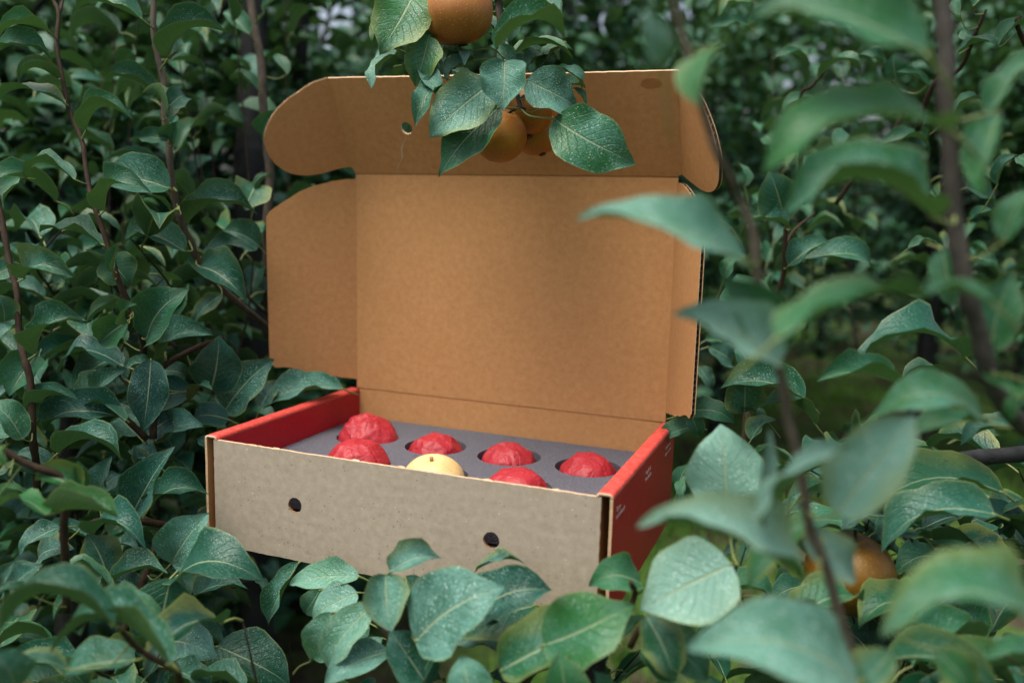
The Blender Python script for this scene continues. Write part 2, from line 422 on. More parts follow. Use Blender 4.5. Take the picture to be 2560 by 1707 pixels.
def flute(name, outline, t, mtx, parent, period=0.0072, along='y', inset=0.0008):
    """the wavy middle sheet of corrugated board, seen at the cut edges"""
    P = outline
    key = 1 if along == 'y' else 0
    lo, hi = min(p[key] for p in P) + 0.001, max(p[key] for p in P) - 0.001
    n = int((hi - lo) / period * 8); v = []; f = []
    for i in range(n + 1):
        c = lo + (hi - lo) * i / n; xs = []
        for k in range(len(P)):
            a, b_ = P[k], P[(k + 1) % len(P)]
            if (a[key] - c) * (b_[key] - c) < 0:
                s = (c - a[key]) / (b_[key] - a[key]); xs.append(a[1 - key] + (b_[1 - key] - a[1 - key]) * s)
        if len(xs) < 2: xs = [0, 0.001]
        z = math.sin(2 * math.pi * (c - lo) / period) * (t / 2 - 0.0007)
        e0, e1 = min(xs) + inset, max(xs) - inset
        for e in (e0, e1): v.append((e, c, z) if key == 1 else (c, e, z))
        if i: f.append((2 * i - 2, 2 * i - 1, 2 * i + 1, 2 * i))
    o = link(name, mesh(name, v, f), parent, ['core']); o.matrix_local = mtx
    return o
def board(name, outline, mtx, mats, parent, flutes='y', t=0.0048, holes=()):
    """corrugated board built as it is: two liners and the fluted sheet between them"""
    lt = 0.0007
    if flutes is None: return panel(name, outline, mtx, mats, parent, holes, t)
    a = panel(name, outline, mtx @ Matrix.Translation((0, 0, t / 2 - lt / 2)), (mats[0], 'core', mats[2]), parent, holes, lt, 0.0001)
    b_ = panel('outer_liner', outline, Matrix.Translation((0, 0, -(t - lt))), ('core', mats[1], mats[2]), a, holes, lt, 0.0001)
    flute('fluted_core', outline, t, Matrix.Translation((0, 0, -(t / 2 - lt / 2))), a, along=flutes)
    return a

# front panel with two punched vent holes
fo = ragged([(0, 0.0), (W, 0.0), (W, HF), (W * 0.7, HF - 0.0006), (W * 0.35, HF - 0.0008), (0, HF)], 0.0003, 0.006, 3)
fm = frame((0, -TB / 2, 0), (1, 0, 0), (0, 0, 1))
panel('front_panel', fo, fm, ('grey', 'grey', 'cut', 'core'), box, [circle(0.1105, 0.0645, 0.0088, 36, 0.0003, 1), circle(0.3475, 0.0640, 0.0088, 36, 0.0003, 2)])
# fuzzy torn spots along the top cut of the front panel
for k, x in enumerate((0.055, 0.086, 0.188, 0.243, 0.286, 0.342, 0.415)):
    v = []; f = []
    for j in range(9):
        q = j / 8; a = x + (q - 0.5) * 0.010
        hh = HF + 0.0003 + 0.0013 * math.sin(math.pi * q) * random.uniform(0.4, 1.0)
        v += [(a, -TB - 0.0002, HF - 0.0006 - 0.001 * random.random()), (a, -TB * 0.6, hh), (a, -TB * 0.3, HF - 0.0002)]
        if j: f += [(3 * j - 3, 3 * j, 3 * j + 1, 3 * j - 2), (3 * j - 2, 3 * j + 1, 3 * j + 2, 3 * j - 1)]
    link('torn_fibre', mesh('torn_fibre', v, f), box, ['cut'])
# bottom and back wall
panel('bottom_panel', [(-0.011, 0), (W + 0.011, 0), (W + 0.011, D + 0.004), (-0.011, D + 0.004)], frame((0, 0, TB / 2 + 0.0005), (1, 0, 0), (0, 1, 0)), ('kraft', 'grey', 'cut'), box, t=TB)
panel('back_wall', [(-0.008, 0.004), (W + 0.008, 0.004), (W + 0.008, H - 0.0012), (-0.008, H - 0.0012)], frame((0, D + TB / 2, 0), (1, 0, 0), (0, 0, 1)), ('kraft', 'grey', 'kraft'), box)
# inner front wall (the front is folded double)
panel('inner_front_panel', ragged([(0.012, 0.004), (W - 0.012, 0.004), (W - 0.012, HF - 0.006), (0.012, HF - 0.006)], 0.0002, 0.01, 5), frame((0, TB / 2 + 0.0012, 0), (1, 0, 0), (0, 0, 1)), ('grey', 'red', 'cut'), box,
      [circle(0.1105, 0.0645, 0.0140, 36), circle(0.3475, 0.0640, 0.0140, 36)], t=0.0030)

def side_wall(sg):
    """a side folded over itself: outer board, rounded top fold and inner board, hollow at the front end"""
    x0 = 0.0 if sg < 0 else W
    y0, y1 = -TB - 0.0005, D - 0.001
    mt = ('kraft', 'red', 'cut')
    out = [(y0, 0), (y1 + 0.004, 0), (y1 + 0.004, H - 0.004), (y0, H - 0.004)]
    xo = x0 + sg * 0.0105
    # outer board: its printed face looks away from the box
    m = frame((xo, 0, 0), (0, 1, 0), (0, 0, 1))           # +z of the plate = +x
    a = panel('side_panel', ragged(out, 0.0002, 0.01, 9), m, ('red', 'kraft', 'cut') if sg > 0 else ('kraft', 'red', 'cut'), box, t=0.003)
    xi = x0 - sg * 0.0035
    inn = [(0.0008, 0.004), (y1, 0.004), (y1, H - 0.004), (0.0008, H - 0.004)]
    panel('inner_side_panel', ragged(inn, 0.0002, 0.01, 12), frame((xi, 0, 0), (0, 1, 0), (0, 0, 1)), ('kraft', 'red', 'cut') if sg > 0 else ('red', 'kraft', 'cut'), box, t=0.003)
    # the fold over the top
    prof = []; ro, ri = 0.0042, 0.0016
    xa, xb = xo + sg * 0.0015, xi - sg * 0.0015
    top = H + 0.0010
    def arcs(off):
        pr = []
        for k in range(9):
            w = k / 8 * math.pi / 2; pr.append((xa - sg * (ro) + sg * math.cos(w) * (ro - off), top - ro + math.sin(w) * (ro - off)))
        for k in range(9):
            w = math.pi / 2 + k / 8 * math.pi / 2; pr.append((xb + sg * (ro) + sg * math.cos(w) * (ro - off), top - ro + math.sin(w) * (ro - off)))
        return pr
    po, pi_ = arcs(0), arcs(0.003)
    n = len(po); ny = 40; v = []; f = []; mi = []
    for j in range(ny + 1):
        y = y0 + (y1 - y0) * j / ny
        wv = 0.0004 * noise.noise(Vector((y * 40, sg * 3.0, 0)))
        for q in po: v.append((q[0], y, q[1] + wv))
        for q in pi_: v.append((q[0], y, q[1] + wv))
        if j:
            A = (j - 1) * 2 * n; B = j * 2 * n
            for k in range(n - 1):
                f.append((A + k, B + k, B + k + 1, A + k + 1)); mi.append(0)
                f.append((A + n + k, A + n + k + 1, B + n + k + 1, B + n + k)); mi.append(1)
    for J, rev in ((0, False), (ny * 2 * n, True)):
        for k in range(n - 1):
            q = (J + k, J + k + 1, J + n + k + 1, J + n + k); f.append(q if not rev else q[::-1]); mi.append(2 if not rev else 0)
    if sg < 0: f = [tuple(reversed(q)) for q in f]
    fo_ = link('top_fold', mesh('top_fold', v, f, True, None, mi), box, ['redfold', 'kraft', 'cut'])
    return a
wall_l = side_wall(-1); wall_r = side_wall(1)
# printed lettering on the right side
def lettering(text, y, z, size, parent):
    cu = bpy.data.curves.new('tmp', 'FONT'); cu.body = text; cu.size = size; cu.extrude = 0.00005; cu.space_line = 1.05
    ob = bpy.data.objects.new('tmp', cu); COL.objects.link(ob); bpy.context.view_layer.update()
    me = bpy.data.meshes.new_from_object(ob.evaluated_get(bpy.context.evaluated_depsgraph_get()))
    bpy.data.objects.remove(ob); bpy.data.curves.remove(cu)
    me.materials.clear(); me.materials.append(M['print']); me.name = 'lettering'
    o = bpy.data.objects.new('lettering', me); COL.objects.link(o); o.parent = parent
    o.matrix_local = frame((0, y, z), (1, 0, 0), (0, 1, 0)) if parent is not box else frame((W + 0.0105 + 0.0017, y, z), (0, 1, 0), (0, 0, 1))
for tx, y, z in (('Open\nimmediately', 0.010, 0.1085), ('Fragile &\nPerishable', 0.140, 0.1085), ('Refrigerate\nupon arrival', 0.252, 0.1085)):
    lettering(tx, y, z, 0.0075, box)

# lid
th = -0.0099
LUP = Vector((0, math.sin(th), math.cos(th))); LN = Vector((0, -math.cos(th), math.sin(th)))   # up the lid, out of its inner face
hinge = Vector((0, D, H))
lid_o = ragged([(0, 0.0012), (W, 0.0012), (W, LH - 0.001), (0, LH - 0.001)], 0.00015, 0.02, 21)
lid = panel('lid_panel', lid_o, frame(hinge - LN * (TB / 2), (1, 0, 0), LUP), ('kraft', 'red', 'kraft'), box)
# hinge roll
v, f = tube_data([Vector((x, D + 0.0022, H - 0.0002)) for x in np.linspace(0, W, 12)], (0.0017, 0.0017), 8)
link('hinge_fold', mesh('hinge_fold', v, f), box, ['kraft'])
def arc(cx, cy_, r, a0, a1, n=8):
    return [(cx + r * math.cos(R(a0 + (a1 - a0) * k / n)), cy_ + r * math.sin(R(a0 + (a1 - a0) * k / n))) for k in range(n + 1)]
flap_o = [(-0.0012, 0.0135), (0.06, 0.024), (0.098, 0.035)] + arc(0.108, 0.050, 0.016, -65, 0, 6) + [(0.1245, 0.15)] + arc(0.1045, 0.243, 0.020, 0, 52, 7) + [(0.098, 0.272), (0.072, 0.288), (0.04, 0.299), (0.015, 0.304), (-0.0012, 0.305)]
for sg, x0, phi in ((-1, 0.0, 40), (1, W, 66)):
    d = Vector((sg, 0, 0)) * math.cos(R(phi)) + LN * math.sin(R(phi))
    oo = flap_o if sg > 0 else [(-p[0], p[1]) for p in flap_o][::-1]
    xx = d if sg > 0 else -d
    n = xx.cross(LUP)
    board('lid_side_flap', ragged(rounded(oo), 0.0002, 0.005, 31), frame(hinge + Vector((x0, 0, 0)) - n * (TB / 2), xx, LUP), ('kraft', 'red', 'cut'), box, 'y')
# tuck flap
ph = R(28)
TUP = LUP * math.cos(ph) + LN * math.sin(ph)
torg = hinge + LUP * LH
tuck_o = [(0.0, 0.0012), (W - 0.001, 0.0012), (W + 0.0055, 0.004), (W + 0.0055, 0.133), (W * 0.5, 0.1355), (-0.003, 0.1392), (-0.006, 0.0105), (-0.004, 0.0095), (-0.001, 0.006)]
tn = Vector((1, 0, 0)).cross(TUP)
tuck = panel('tuck_flap', ragged(tuck_o, 0.00025, 0.008, 41), frame(torg - tn * (TB / 2), (1, 0, 0), TUP), ('kraft', 'red', 'cut'), box, [circle(0.0985, 0.0675, 0.0085, 36, 0.0004, 5), circle(W - 0.0985, 0.0675, 0.0085, 36, 0.0004, 6)])
def blotch(cx, cy_, rx, ry, name, parent):
    n = 28; v = [(cx, cy_, TB / 2 + 0.00025)]; f = []
    for k in range(n):
        w = 2 * math.pi * k / n; q = 1 + 0.18 * noise.noise(Vector((math.cos(w) * 1.5, math.sin(w) * 1.5, cx * 40)))
        v.append((cx + rx * q * math.cos(w), cy_ + ry * q * math.sin(w), TB / 2 + 0.00025))
    f = [(0, k + 1, (k + 1) % n + 1) for k in range(n)]
    return link(name, mesh(name, v, f), parent, ['stain'])
blotch(0.4335, 0.119, 0.0125, 0.0062, 'water_stain', tuck)
# a torn crease from the hole down to the hinge
v = []; f = []
for j in range(15):
    q = j / 14; x = 0.0945 + (0.070 - 0.0945) * q + 0.0016 * math.sin(q * 13) + random.uniform(-0.0006, 0.0006); y = 0.0585 - 0.054 * q
    wd = 0.0018 * math.sin(math.pi * min(1, q + 0.05)) + 0.0003
    v += [(x - wd * 0.3, y, TB / 2 - 0.0001), (x, y, TB / 2 + 0.0006), (x + wd, y, TB / 2 + 0.0001)]
    if j: f += [(3 * j - 3, 3 * j - 2, 3 * j + 1, 3 * j), (3 * j - 2, 3 * j - 1, 3 * j + 2, 3 * j + 1)]
v2, f2 = tube_data([torg + Vector((x, 0.0018, 0.0)) for x in np.linspace(0.0005, W - 0.0005, 12)], (0.0016, 0.0016), 8)
link('tuck_fold', mesh('tuck_fold', v2, f2), box, ['kraft'])
link('torn_crease', mesh('torn_crease', v, f), tuck, ['cut'])
ear_l = [(-0.0020, 0.011), (0.019, 0.0145), (0.043, 0.0155), (0.065, 0.0195), (0.084, 0.029), (0.098, 0.044), (0.105, 0.062), (0.105, 0.082), (0.098, 0.097), (0.084, 0.112), (0.065, 0.124), (0.044, 0.1315), (0.021, 0.1385), (-0.0008, 0.1392)]
ear_r = [(0.0004, 0.0035), (0.028, 0.004), (0.060, 0.007), (0.083, 0.016), (0.097, 0.031), (0.1005, 0.052), (0.098, 0.070), (0.084, 0.092), (0.062, 0.112), (0.040, 0.123), (0.020, 0.131), (0.0004, 0.133)]
for sg, x0, phi, ear_o in ((-1, -0.0030, 45, ear_l), (1, W + 0.0055, 55.5, ear_r)):
    d = Vector((sg, 0, 0)) * math.cos(R(phi)) + tn * math.sin(R(phi))
    xx = d if sg > 0 else -d
    oo = ear_o if sg > 0 else [(-p[0], p[1]) for p in ear_o][::-1]
    n = xx.cross(TUP)
    board('tuck_ear', ragged(rounded(oo), 0.0002, 0.005, 51), frame(torg + Vector((x0, 0, 0)) - n * (TB / 2), xx, TUP), ('kraft', 'red', 'cut'), box, 'y')

# ---------------------------------------------------------------- foam tray and fruit in it
FX = [0.0735, 0.1775, 0.2815, 0.3855]; FY = [0.100, 0.2115]; HR = 0.0405
WELL = [(x, FY[1]) for x in FX] + [(x + 0.053, FY[0]) for x in FX[:3]]      # four behind, three before, staggered
FO = empty('foam_tray', (0, 0, Z0))
tag(FO, 'grey foam tray with round wells filling the box', 'foam tray')
panel('foam_top', ragged([(0.0055, 0.024), (W - 0.0055, 0.024), (W - 0.0055, D - 0.0008), (0.0055, D - 0.0008)], 0.0003, 0.006, 61), frame((0, 0, ZF - 0.019), (1, 0, 0), (0, 1, 0)), ('foam', 'foam', 'foam'), FO,
      [circle(x, y, HR, 48) for x, y in WELL], t=0.038, bevel=0.0012)
panel('foam_base', [(0.0055, 0.024), (W - 0.0055, 0.024), (W - 0.0055, D - 0.0008), (0.0055, D - 0.0008)], frame((0, 0, 0.026), (1, 0, 0), (0, 1, 0)), ('foam', 'foam', 'foam'), FO, t=0.040, bevel=0.001)

def wrapped(seed, tuft=0.0, r=0.037):
    rr = random.Random(seed); nr = np.random.default_rng(seed)
    nd = nr.normal(size=(64, 3)); nd /= np.linalg.norm(nd, axis=1)[:, None]
    dd = 0.955 + 0.045 * nr.random(64)
    fn = nr.normal(size=(16, 3)) * np.array([1, 1, 0.35]); fn /= np.linalg.norm(fn, axis=1)[:, None]; fo_ = (nr.random(16) - 0.5) * 0.9; fa = 0.008 + 0.022 * nr.random(16); fs_ = nr.normal(size=(16, 3))
    bm = bmesh.new(); bmesh.ops.create_icosphere(bm, subdivisions=5, radius=1.0)
    th0 = rr.random() * 6
    for v in bm.verts:
        c = np.array(v.co); c /= np.linalg.norm(c)
        dot = nd @ c; q = np.where(dot > 0.25, dd / np.maximum(dot, 0.25), 9.0)
        s = min(1.03, q.min())
        p = Vector(c)
        # pleats gathered towards one side of the top
        an = math.atan2(c[1], c[0] - 0.15)
        pl = max(0, c[2] - 0.15) * (1 - max(0, c[2] - 0.93) * 8)
        s += 0.030 * pl * math.sin(an * 5 + th0 + 3.5 * noise.noise(p * 1.7)) * (0.4 + noise.noise(p * 2.3 + Vector((seed, 0, 0))))
        s += 0.020 * abs(noise.noise(p * 3.6 + 0.3 * noise.noise_vector(p * 2))) + 0.012 * abs(noise.noise(p * 4.5 + Vector((seed * 3.1, 0, 0)))) + 0.006 * abs(noise.noise(p * 9 + Vector((0, seed * 1.7, 0))))
        gx, gy = 0.28 * math.cos(th0), 0.28 * math.sin(th0)
        an2 = math.atan2(c[1] - gy, c[0] - gx) + 0.55 * noise.noise(p * 1.4 + Vector((seed, 1, 2)))
        for kk, off in ((5, 0.3), (8, 1.9)):
            t_ = (an2 * kk / 6.2832 + off + seed * 0.37) % 1.0
            am = 0.5 + noise.noise(Vector((math.floor(an2 * kk / 6.2832 + off + seed * 0.37) * 3.7, seed, kk)))
            rr_ = math.hypot(c[0] - gx, c[1] - gy)
            s += 0.042 * max(0, am) * t_ ** 2.2 * min(1, rr_ * 3) * max(0, min(1, (c[2] + 0.1) * 1.6)) * (1 if t_ < 0.97 else (1 - t_) / 0.03)
        for q in range(16):
            dd_ = c @ fn[q] - fo_[q]
            if c @ fs_[q] > 0 and c[2] > -0.2: s += fa[q] * (math.exp(-(dd_ / 0.016) ** 2) if dd_ > 0 else math.exp(-(dd_ / 0.09) ** 2)) * min(1, (c @ fs_[q]) * 2)
        if tuft:
            g = math.exp(-((c[0] + 0.45) ** 2 + (c[1] - 0.1) ** 2) * 3.0) if c[2] > 0 else 0
            s += tuft * g * (0.75 + 0.6 * noise.noise(p * 5 + Vector((9, seed, 0))))
            s += tuft * 0.25 * abs(noise.noise(p * 3.4)) * max(0, c[2])
        v.co = Vector((c[0] * s, c[1] * s, c[2] * s * 0.92)) * r
    me = bpy.data.meshes.new('wrapped_pear'); bm.to_mesh(me); bm.free()
    me.polygons.foreach_set('use_smooth', np.ones(len(me.polygons), bool))
    me.set_sharp_from_angle(angle=R(24))
    return me
def lathe(prof, n=40, cx=0.0):
    v = []; f = []
    for r, z in prof:
        for k in range(n): v.append((r * math.cos(2 * math.pi * k / n), r * math.sin(2 * math.pi * k / n), z))
    for i in range(len(prof) - 1):
        for k in range(n):
            k2 = (k + 1) % n; f.append((i * n + k, i * n + k2, (i + 1) * n + k2, (i + 1) * n + k))
    return v, f
def pear_body(r, seed=0, squash=0.9, taper=0.0):
    prof = []
    N = 30
    for i in range(N + 1):
        a = -math.pi / 2 + math.pi * i / N
        rad = math.cos(a); z = math.sin(a) * squash
        z -= 0.13 * math.exp(-(rad / 0.22) ** 2) if a > 0 else -0.09 * math.exp(-(rad / 0.2) ** 2)
        rad *= 1 + taper * math.sin(a)
        prof.append((max(rad, 0.0005) * r, z * r))
    v, f = lathe(prof, 44)
    v = [Vector(p) * (1 + 0.025 * noise.noise(Vector(p) / r * 1.3 + Vector((seed, 0, 0)))) for p in v]
    return mesh('pear', v, f)
DEF = {0: 'nearest the back left corner, crumpled most', 1: 'second from the left in the back row', 2: 'third from the left in the back row',
       3: 'in the back row nearest the right red wall', 4: 'in the front row, left of the bare pear', 6: 'in the front row, right of the bare yellow pear'}
for k, (x, y) in enumerate(WELL):
    if k == 5:
        p = empty('bare_pear', (x - 0.001, y, Z0 + ZF - 0.009)); tag(p, 'unwrapped pale yellow pear with short stem in the foam tray', 'pear')
        link('fruit', pear_body(0.0378, 4, 0.86), p, ['yellow_pear'])
        vv, ff = tube_data(catmull([(0, 0, 0.022), (0.0008, -0.0005, 0.028), (0.0012, -0.001, 0.0325)], 3), lambda q: 0.0019 + 0.0006 * q, 8)
        link('stem', mesh('stem', vv, ff), p, ['stub'])
        p.rotation_euler = (R(9), R(-5), 0.4)
    else:
        hz = {0: -0.011, 4: -0.008, 1: -0.018, 2: -0.0185, 3: -0.0185, 6: -0.012}[k]
        o = link('wrapped_pear', wrapped(11 + k, 0.22 if k == 0 else 0.0, 0.0395 if k in (0, 4) else 0.0368), None, ['tissue'])
        o.location = (x + (0.004 if k == 0 else 0), y, Z0 + ZF + hz); o.rotation_euler = (0, 0, k * 1.3 if k else 0.0)
        tag(o, 'pear wrapped in red tissue ' + DEF[k], 'wrapped pear', 'pears wrapped in red tissue')

# ---------------------------------------------------------------- leaves
NU, NV = 14, 8
def leaf_grid(L, w, fold, arch, wave=0.03, ph=0.0, twist=0.0, tipdrop=0.0, sweep=0.0, nu=NU, nv=NV):
    """a pear leaf along +x from 0 to L, upper side +z; returns verts, faces, uv"""
    v = []; uv = []; f = []
    us = [0.5 - 0.5 * math.cos(math.pi * i / nu) * (1 - 0.0) for i in range(nu + 1)]
    us = [0.6 * a + 0.4 * (i / nu) for i, a in enumerate(us)]
    def midp(u):
        return Vector((u * L, sweep * L * math.sin(math.pi * u), L * (arch * 4 * u * (1 - u) * (0.75 + 0.5 * u) - tipdrop * u ** 4 + tipdrop * u)))
    for i, u in enumerate(us):
        e = 1e-3
        t = (midp(min(1, u + e)) - midp(max(0, u - e))).normalized()
        n = Vector((-t.z, 0, t.x)).normalized(); b_ = n.cross(t)
        st_ = min(1, max(0, (u - 0.70) / 0.30)); st_ = st_ * st_ * (3 - 2 * st_)
        hw = (max(u, 0.0) ** 0.58) * (max(1 - u, 0.0) ** 0.80) * (1 - 0.42 * st_) * 2.62 * 0.5 * w * L
        hw = max(hw, 0.012 * L if u < 0.1 else 0.0006 * L)
        tw = twist * (u - 0.3)
        for j in range(nv + 1):
            s = -1 + 2 * j / nv; a = abs(s); sgn = 1 if s > 0 else -1
            fa = fold * (0.35 + 0.75 * a)
            off = b_ * (hw * s * math.cos(fa * 0.9)) + n * (hw * a * math.sin(fa))
            wv = wave * L * a * a * math.sin(2 * math.pi * (1.6 * u + (0.35 if s > 0 else 0)) + ph) * min(1, 4 * u * (1 - u) + 0.2)
            wv += 0.45 * wave * L * a ** 3 * math.sin(2 * math.pi * 3.3 * u + ph * 1.7 + (2.1 if s > 0 else 0)) * min(1, 4 * u * (1 - u) + 0.1)
            off += n * wv
            if 0.15 < u < 0.9: off += b_ * (0.022 * w * L * s * a * math.sin(2 * math.pi * 2.2 * u + ph * 2.3 + (1.3 if s > 0 else 0)))
            if tw: off = Matrix.Rotation(tw, 3, t) @ off
            serr = 0.0
            v.append(midp(u) + off); uv.append((u, 0.5 + s * 0.5))
    for i in range(nu):
        for j in range(nv):
            a = i * (nv + 1) + j
            f.append((a, a + nv + 1, a + nv + 2, a + 1))
    return v, f, uv
def petiole_data(path, L, v0):
    return tube_data(path, lambda q: (0.0011 if q < 0.85 else 0.0013) * (L / 0.085) ** 0.5, 5, v0)
def make_leaf_mesh(name, v, f, uv, path, L):
    """blade and stalk in one mesh; slot 0 blade, slot 1 stalk"""
    pv, pf = petiole_data(path, L, len(v))
    mi = [0] * len(f) + [1] * len(pf)
    return mesh(name, list(v) + list(pv), f + pf, True, list(uv) + [(0, 0)] * len(pv), mi)

BR = {}
class Branch:
    def __init__(s, key, label, stems, mat='shoot', cat='branch', parent=None, name='pear_branch', dust=0.8, young=0.2, group=None):
        s.paths = []
        base = stems[0][0][-1]
        if parent is None:
            s.o = empty(name, base); tag(s.o, label, cat, group)
        else:
            s.o = empty(name, base); s.o.parent = parent; s.o.location = Vector(base) - Vector(parent.location)
        s.base = Vector(base); s.dust, s.young = dust, young
        for pts, ra, rb in stems:
            path = catmull(pts, 6); s.paths += path
            nn = len(path)
            def rad(q, ra=ra, rb=rb, sd=random.random() * 50):
                k = abs(((q * nn / 6.0) % 1.0) - 0.5)
                return (ra + (rb - ra) * q) * (1 + 0.22 * max(0, 0.12 - k) / 0.12 + 0.08 * noise.noise(Vector((q * 30, sd, 0))))
            v, f = tube_data([p - s.base for p in path], rad, 9)
            link('stem', mesh('stem', v, f), s.o, [mat])
        BR[key] = s
    def near(s, p):
        return min(s.paths, key=lambda q: (q - p).length)
    def leaf(s, base, tip, w, roll, fold, arch, dust=None, young=None, wave=0.030, pet=None, tipdrop=0.0, sweep=0.0):
        a = (tip - base); L = a.length; a.normalize()
        view = (CAM - (base + tip) / 2); n0 = (view - a * view.dot(a)).normalized()
        c1 = Matrix.Rotation(R(roll), 3, a) @ n0; c2 = Matrix.Rotation(-R(roll), 3, a) @ n0
        n = c1 if c1.z >= c2.z else c2
        bb = n.cross(a)
        ph_ = random.random() * 6.28
        v, f, uv = leaf_grid(L, w, R(fold), arch, wave, ph_, random.uniform(-0.55, 0.55), tipdrop, sweep)
        mt = Matrix((a, bb, n)).transposed()
        q = s.near(base); dist = (q - base).length
        if pet is not None: q = pet
        elif dist > 0.065 or dist < 0.004:
            q = base - a * 0.022 - Vector((0, 0, 0.016)) + FW * 0.012
        m = (base + q) / 2 - Vector((0, 0, 0.12 * (q - base).length)) - a * 0.15 * (q - base).length
        path = catmull([q, m, base], 4)
        inv = mt.inverted()
        lp = [inv @ (x - base) for x in path]
        lp = lp + [Vector((0.03 * L, 0, L * arch * 0.08))]
        me = make_leaf_mesh('leaf', v, f, uv, lp, L)
        o = link('leaf', me, s.o, ['leaf', 'petiole'])
        M4 = mt.to_4x4(); M4.translation = base - s.base
        o.matrix_local = M4
        o.color = (s.dust if dust is None else dust, s.young if young is None else young, random.choice((0, 0, 0, 0, 0.25, 0.9)), 1)
        return o

# shared leaves for the fill behind the leaves that can be told apart
LIB = []
for i in range(14):
    rr = random.Random(100 + i)
    L = 1.0
    v, f, uv = leaf_grid(1.0, rr.uniform(0.5, 0.68), R(rr.uniform(16, 58)), rr.uniform(0.05, 0.28), rr.uniform(0.02, 0.06), rr.random() * 6, rr.uniform(-0.6, 0.6), rr.uniform(0, 0.15), rr.uniform(-0.05, 0.05), 10, 6)
    pv, pf = tube_data(catmull([(-0.30, 0, -0.16), (-0.16, 0.01, -0.04), (0, 0, 0), (0.03, 0, 0.005)], 3), (0.016, 0.013), 4, len(v))
    me = mesh('leaf', list(v) + list(pv), f + pf, True, list(uv) + [(0, 0)] * len(pv), [0] * len(f) + [1] * len(pf))
    me.materials.append(M['leaf']); me.materials.append(M['petiole'])
    LIB.append(me)
def to_px(p):
    d = p - CAM; z = d.dot(FW); return IW / 2 + F_PX * d.dot(RT) / z, IH / 2 - F_PX * d.dot(UP) / z, z
def hides_view(p):
    """nothing grows before the trunk beside the lid, nor over the open ground"""
    if -0.22 < p.x < 0.03 and 0.10 < p.y < 0.36 and Z0 + 0.10 < p.z < Z0 + 0.64: return True
    x, y, z = to_px(p)
    return (545 < x < 760 and y < 560 and z < 1.9) or (600 < x < 830 and 1400 < y) or (1930 < x < 2170 and 780 < y < 980) or (1960 < x < 2290 and 1290 < y < 1580 and z < 0.92)
def fill_leaf(br, p, out, size, tilt=0.35):
    """a shared leaf growing from the point p of a stem towards `out`"""
    if hides_view(p + out.normalized() * size * 0.7): return None
    out = out.normalized(); n = (Vector((0, 0, 1)) + Vector((random.uniform(-1, 1), random.uniform(-1, 1), 0)) * tilt)
    n = (n - out * n.dot(out)).normalized(); bb = n.cross(out)
    o = bpy.data.objects.new('leaf', random.choice(LIB)); COL.objects.link(o); o.parent = br.o
    m = Matrix((out, bb, n)).transposed().to_4x4() @ Matrix.Scale(size, 4)
    m.translation = p + out * 0.30 * size + n * 0.16 * size - br.base
    o.matrix_local = m
    o.color = (br.dust * random.choice((0.1, 0.2, 0.4, 0.7, 1.1)), min(1, max(0, br.young + random.uniform(-0.25, 0.35))), random.choice((0, 0, 0, 0, 0.5, 1)), 1)
    return o

# ---------------------------------------------------------------- zones of the photograph (zoomed crops: origin and scale)
ZN = {'A': (0, 0, 2.8), 'B': (0, 500, 2.613), 'C': (0, 1100, 2.583), 'D': (700, 1300, 2.352), 'E': (1600, 1050, 2.386),
      'F': (1600, 0, 2.45), 'G': (1600, 500, 2.45), 'H': (900, 0, 3.178), 'I': (0, 0, 0.91875)}
def zp(z, x, y):
    a = ZN[z]; return a[0] + x / a[2], a[1] + y / a[2]
def P(z, x, y, d):
    return at(*zp(z, x, y), d)
def stem(spec):
    """'A x y d, A x y d, ...' -> points"""
    out = []
    for part in spec.split(','):
        z, x, y, d = part.split(); out.append(P(z, float(x), float(y), float(d)))
    return out

# ---------------------------------------------------------------- branches one can tell apart
Branch('S1', 'slender brown shoot rising left of the grey one, arching leaves, far left', [
    (stem('A 360 -160 1.08,A 375 0 1.08,A 410 95 1.07,A 400 330 1.06,A 455 640 1.05,A 490 790 1.05,A 575 990 1.04,A 600 1170 1.03,A 630 1340 1.02,B 610 20 1.01,B 700 280 1.01,B 780 540 1.01,B 850 690 1.02,B 930 920 1.04,B 945 1100 1.07,B 955 1400 1.10'), 0.0022, 0.0038),
    (stem('A 470 -150 1.10,A 440 0 1.09,A 410 95 1.07'), 0.0015, 0.0024)], dust=0.35, young=0.55)
Branch('S2', 'grey shoot bending right towards the raised lid, leaves along it', [
    (stem('A 1065 -160 1.10,A 1075 0 1.10,A 1075 230 1.10,A 1110 430 1.10,A 1150 600 1.10,A 1150 830 1.10,A 1180 990 1.10,A 1200 1230 1.10,A 1240 1450 1.11,B 1200 180 1.12,B 1310 420 1.15,B 1470 600 1.20,B 1700 790 1.28,B 1900 960 1.38'), 0.0034, 0.0050)], 'greyshoot', dust=0.55, young=0.35)
Branch('S3', 'thin grey shoot standing just left of the lid flaps before the trunk', [
    (stem('A 1740 -160 1.35,A 1755 0 1.35,A 1790 230 1.35,A 1830 450 1.35,A 1840 700 1.35,A 1870 1000 1.36,A 1890 1250 1.37,A 1870 1560 1.38,B 1745 400 1.40,B 1750 900 1.42'), 0.0062, 0.0072)], 'greyshoot', dust=0.35, young=0.4)
Branch('S4', 'dark brown shoot at the left edge with a cupped leaf halfway', [
    (stem('B -60 -160 0.97,B 0 60 0.97,B 60 400 0.96,B 110 600 0.95,B 125 880 0.94,B 160 1040 0.93,B 200 1200 0.93,B 215 1560 0.93,C 235 160 0.95,C 240 420 0.97'), 0.0030, 0.0042)], dust=0.55, young=0.4)
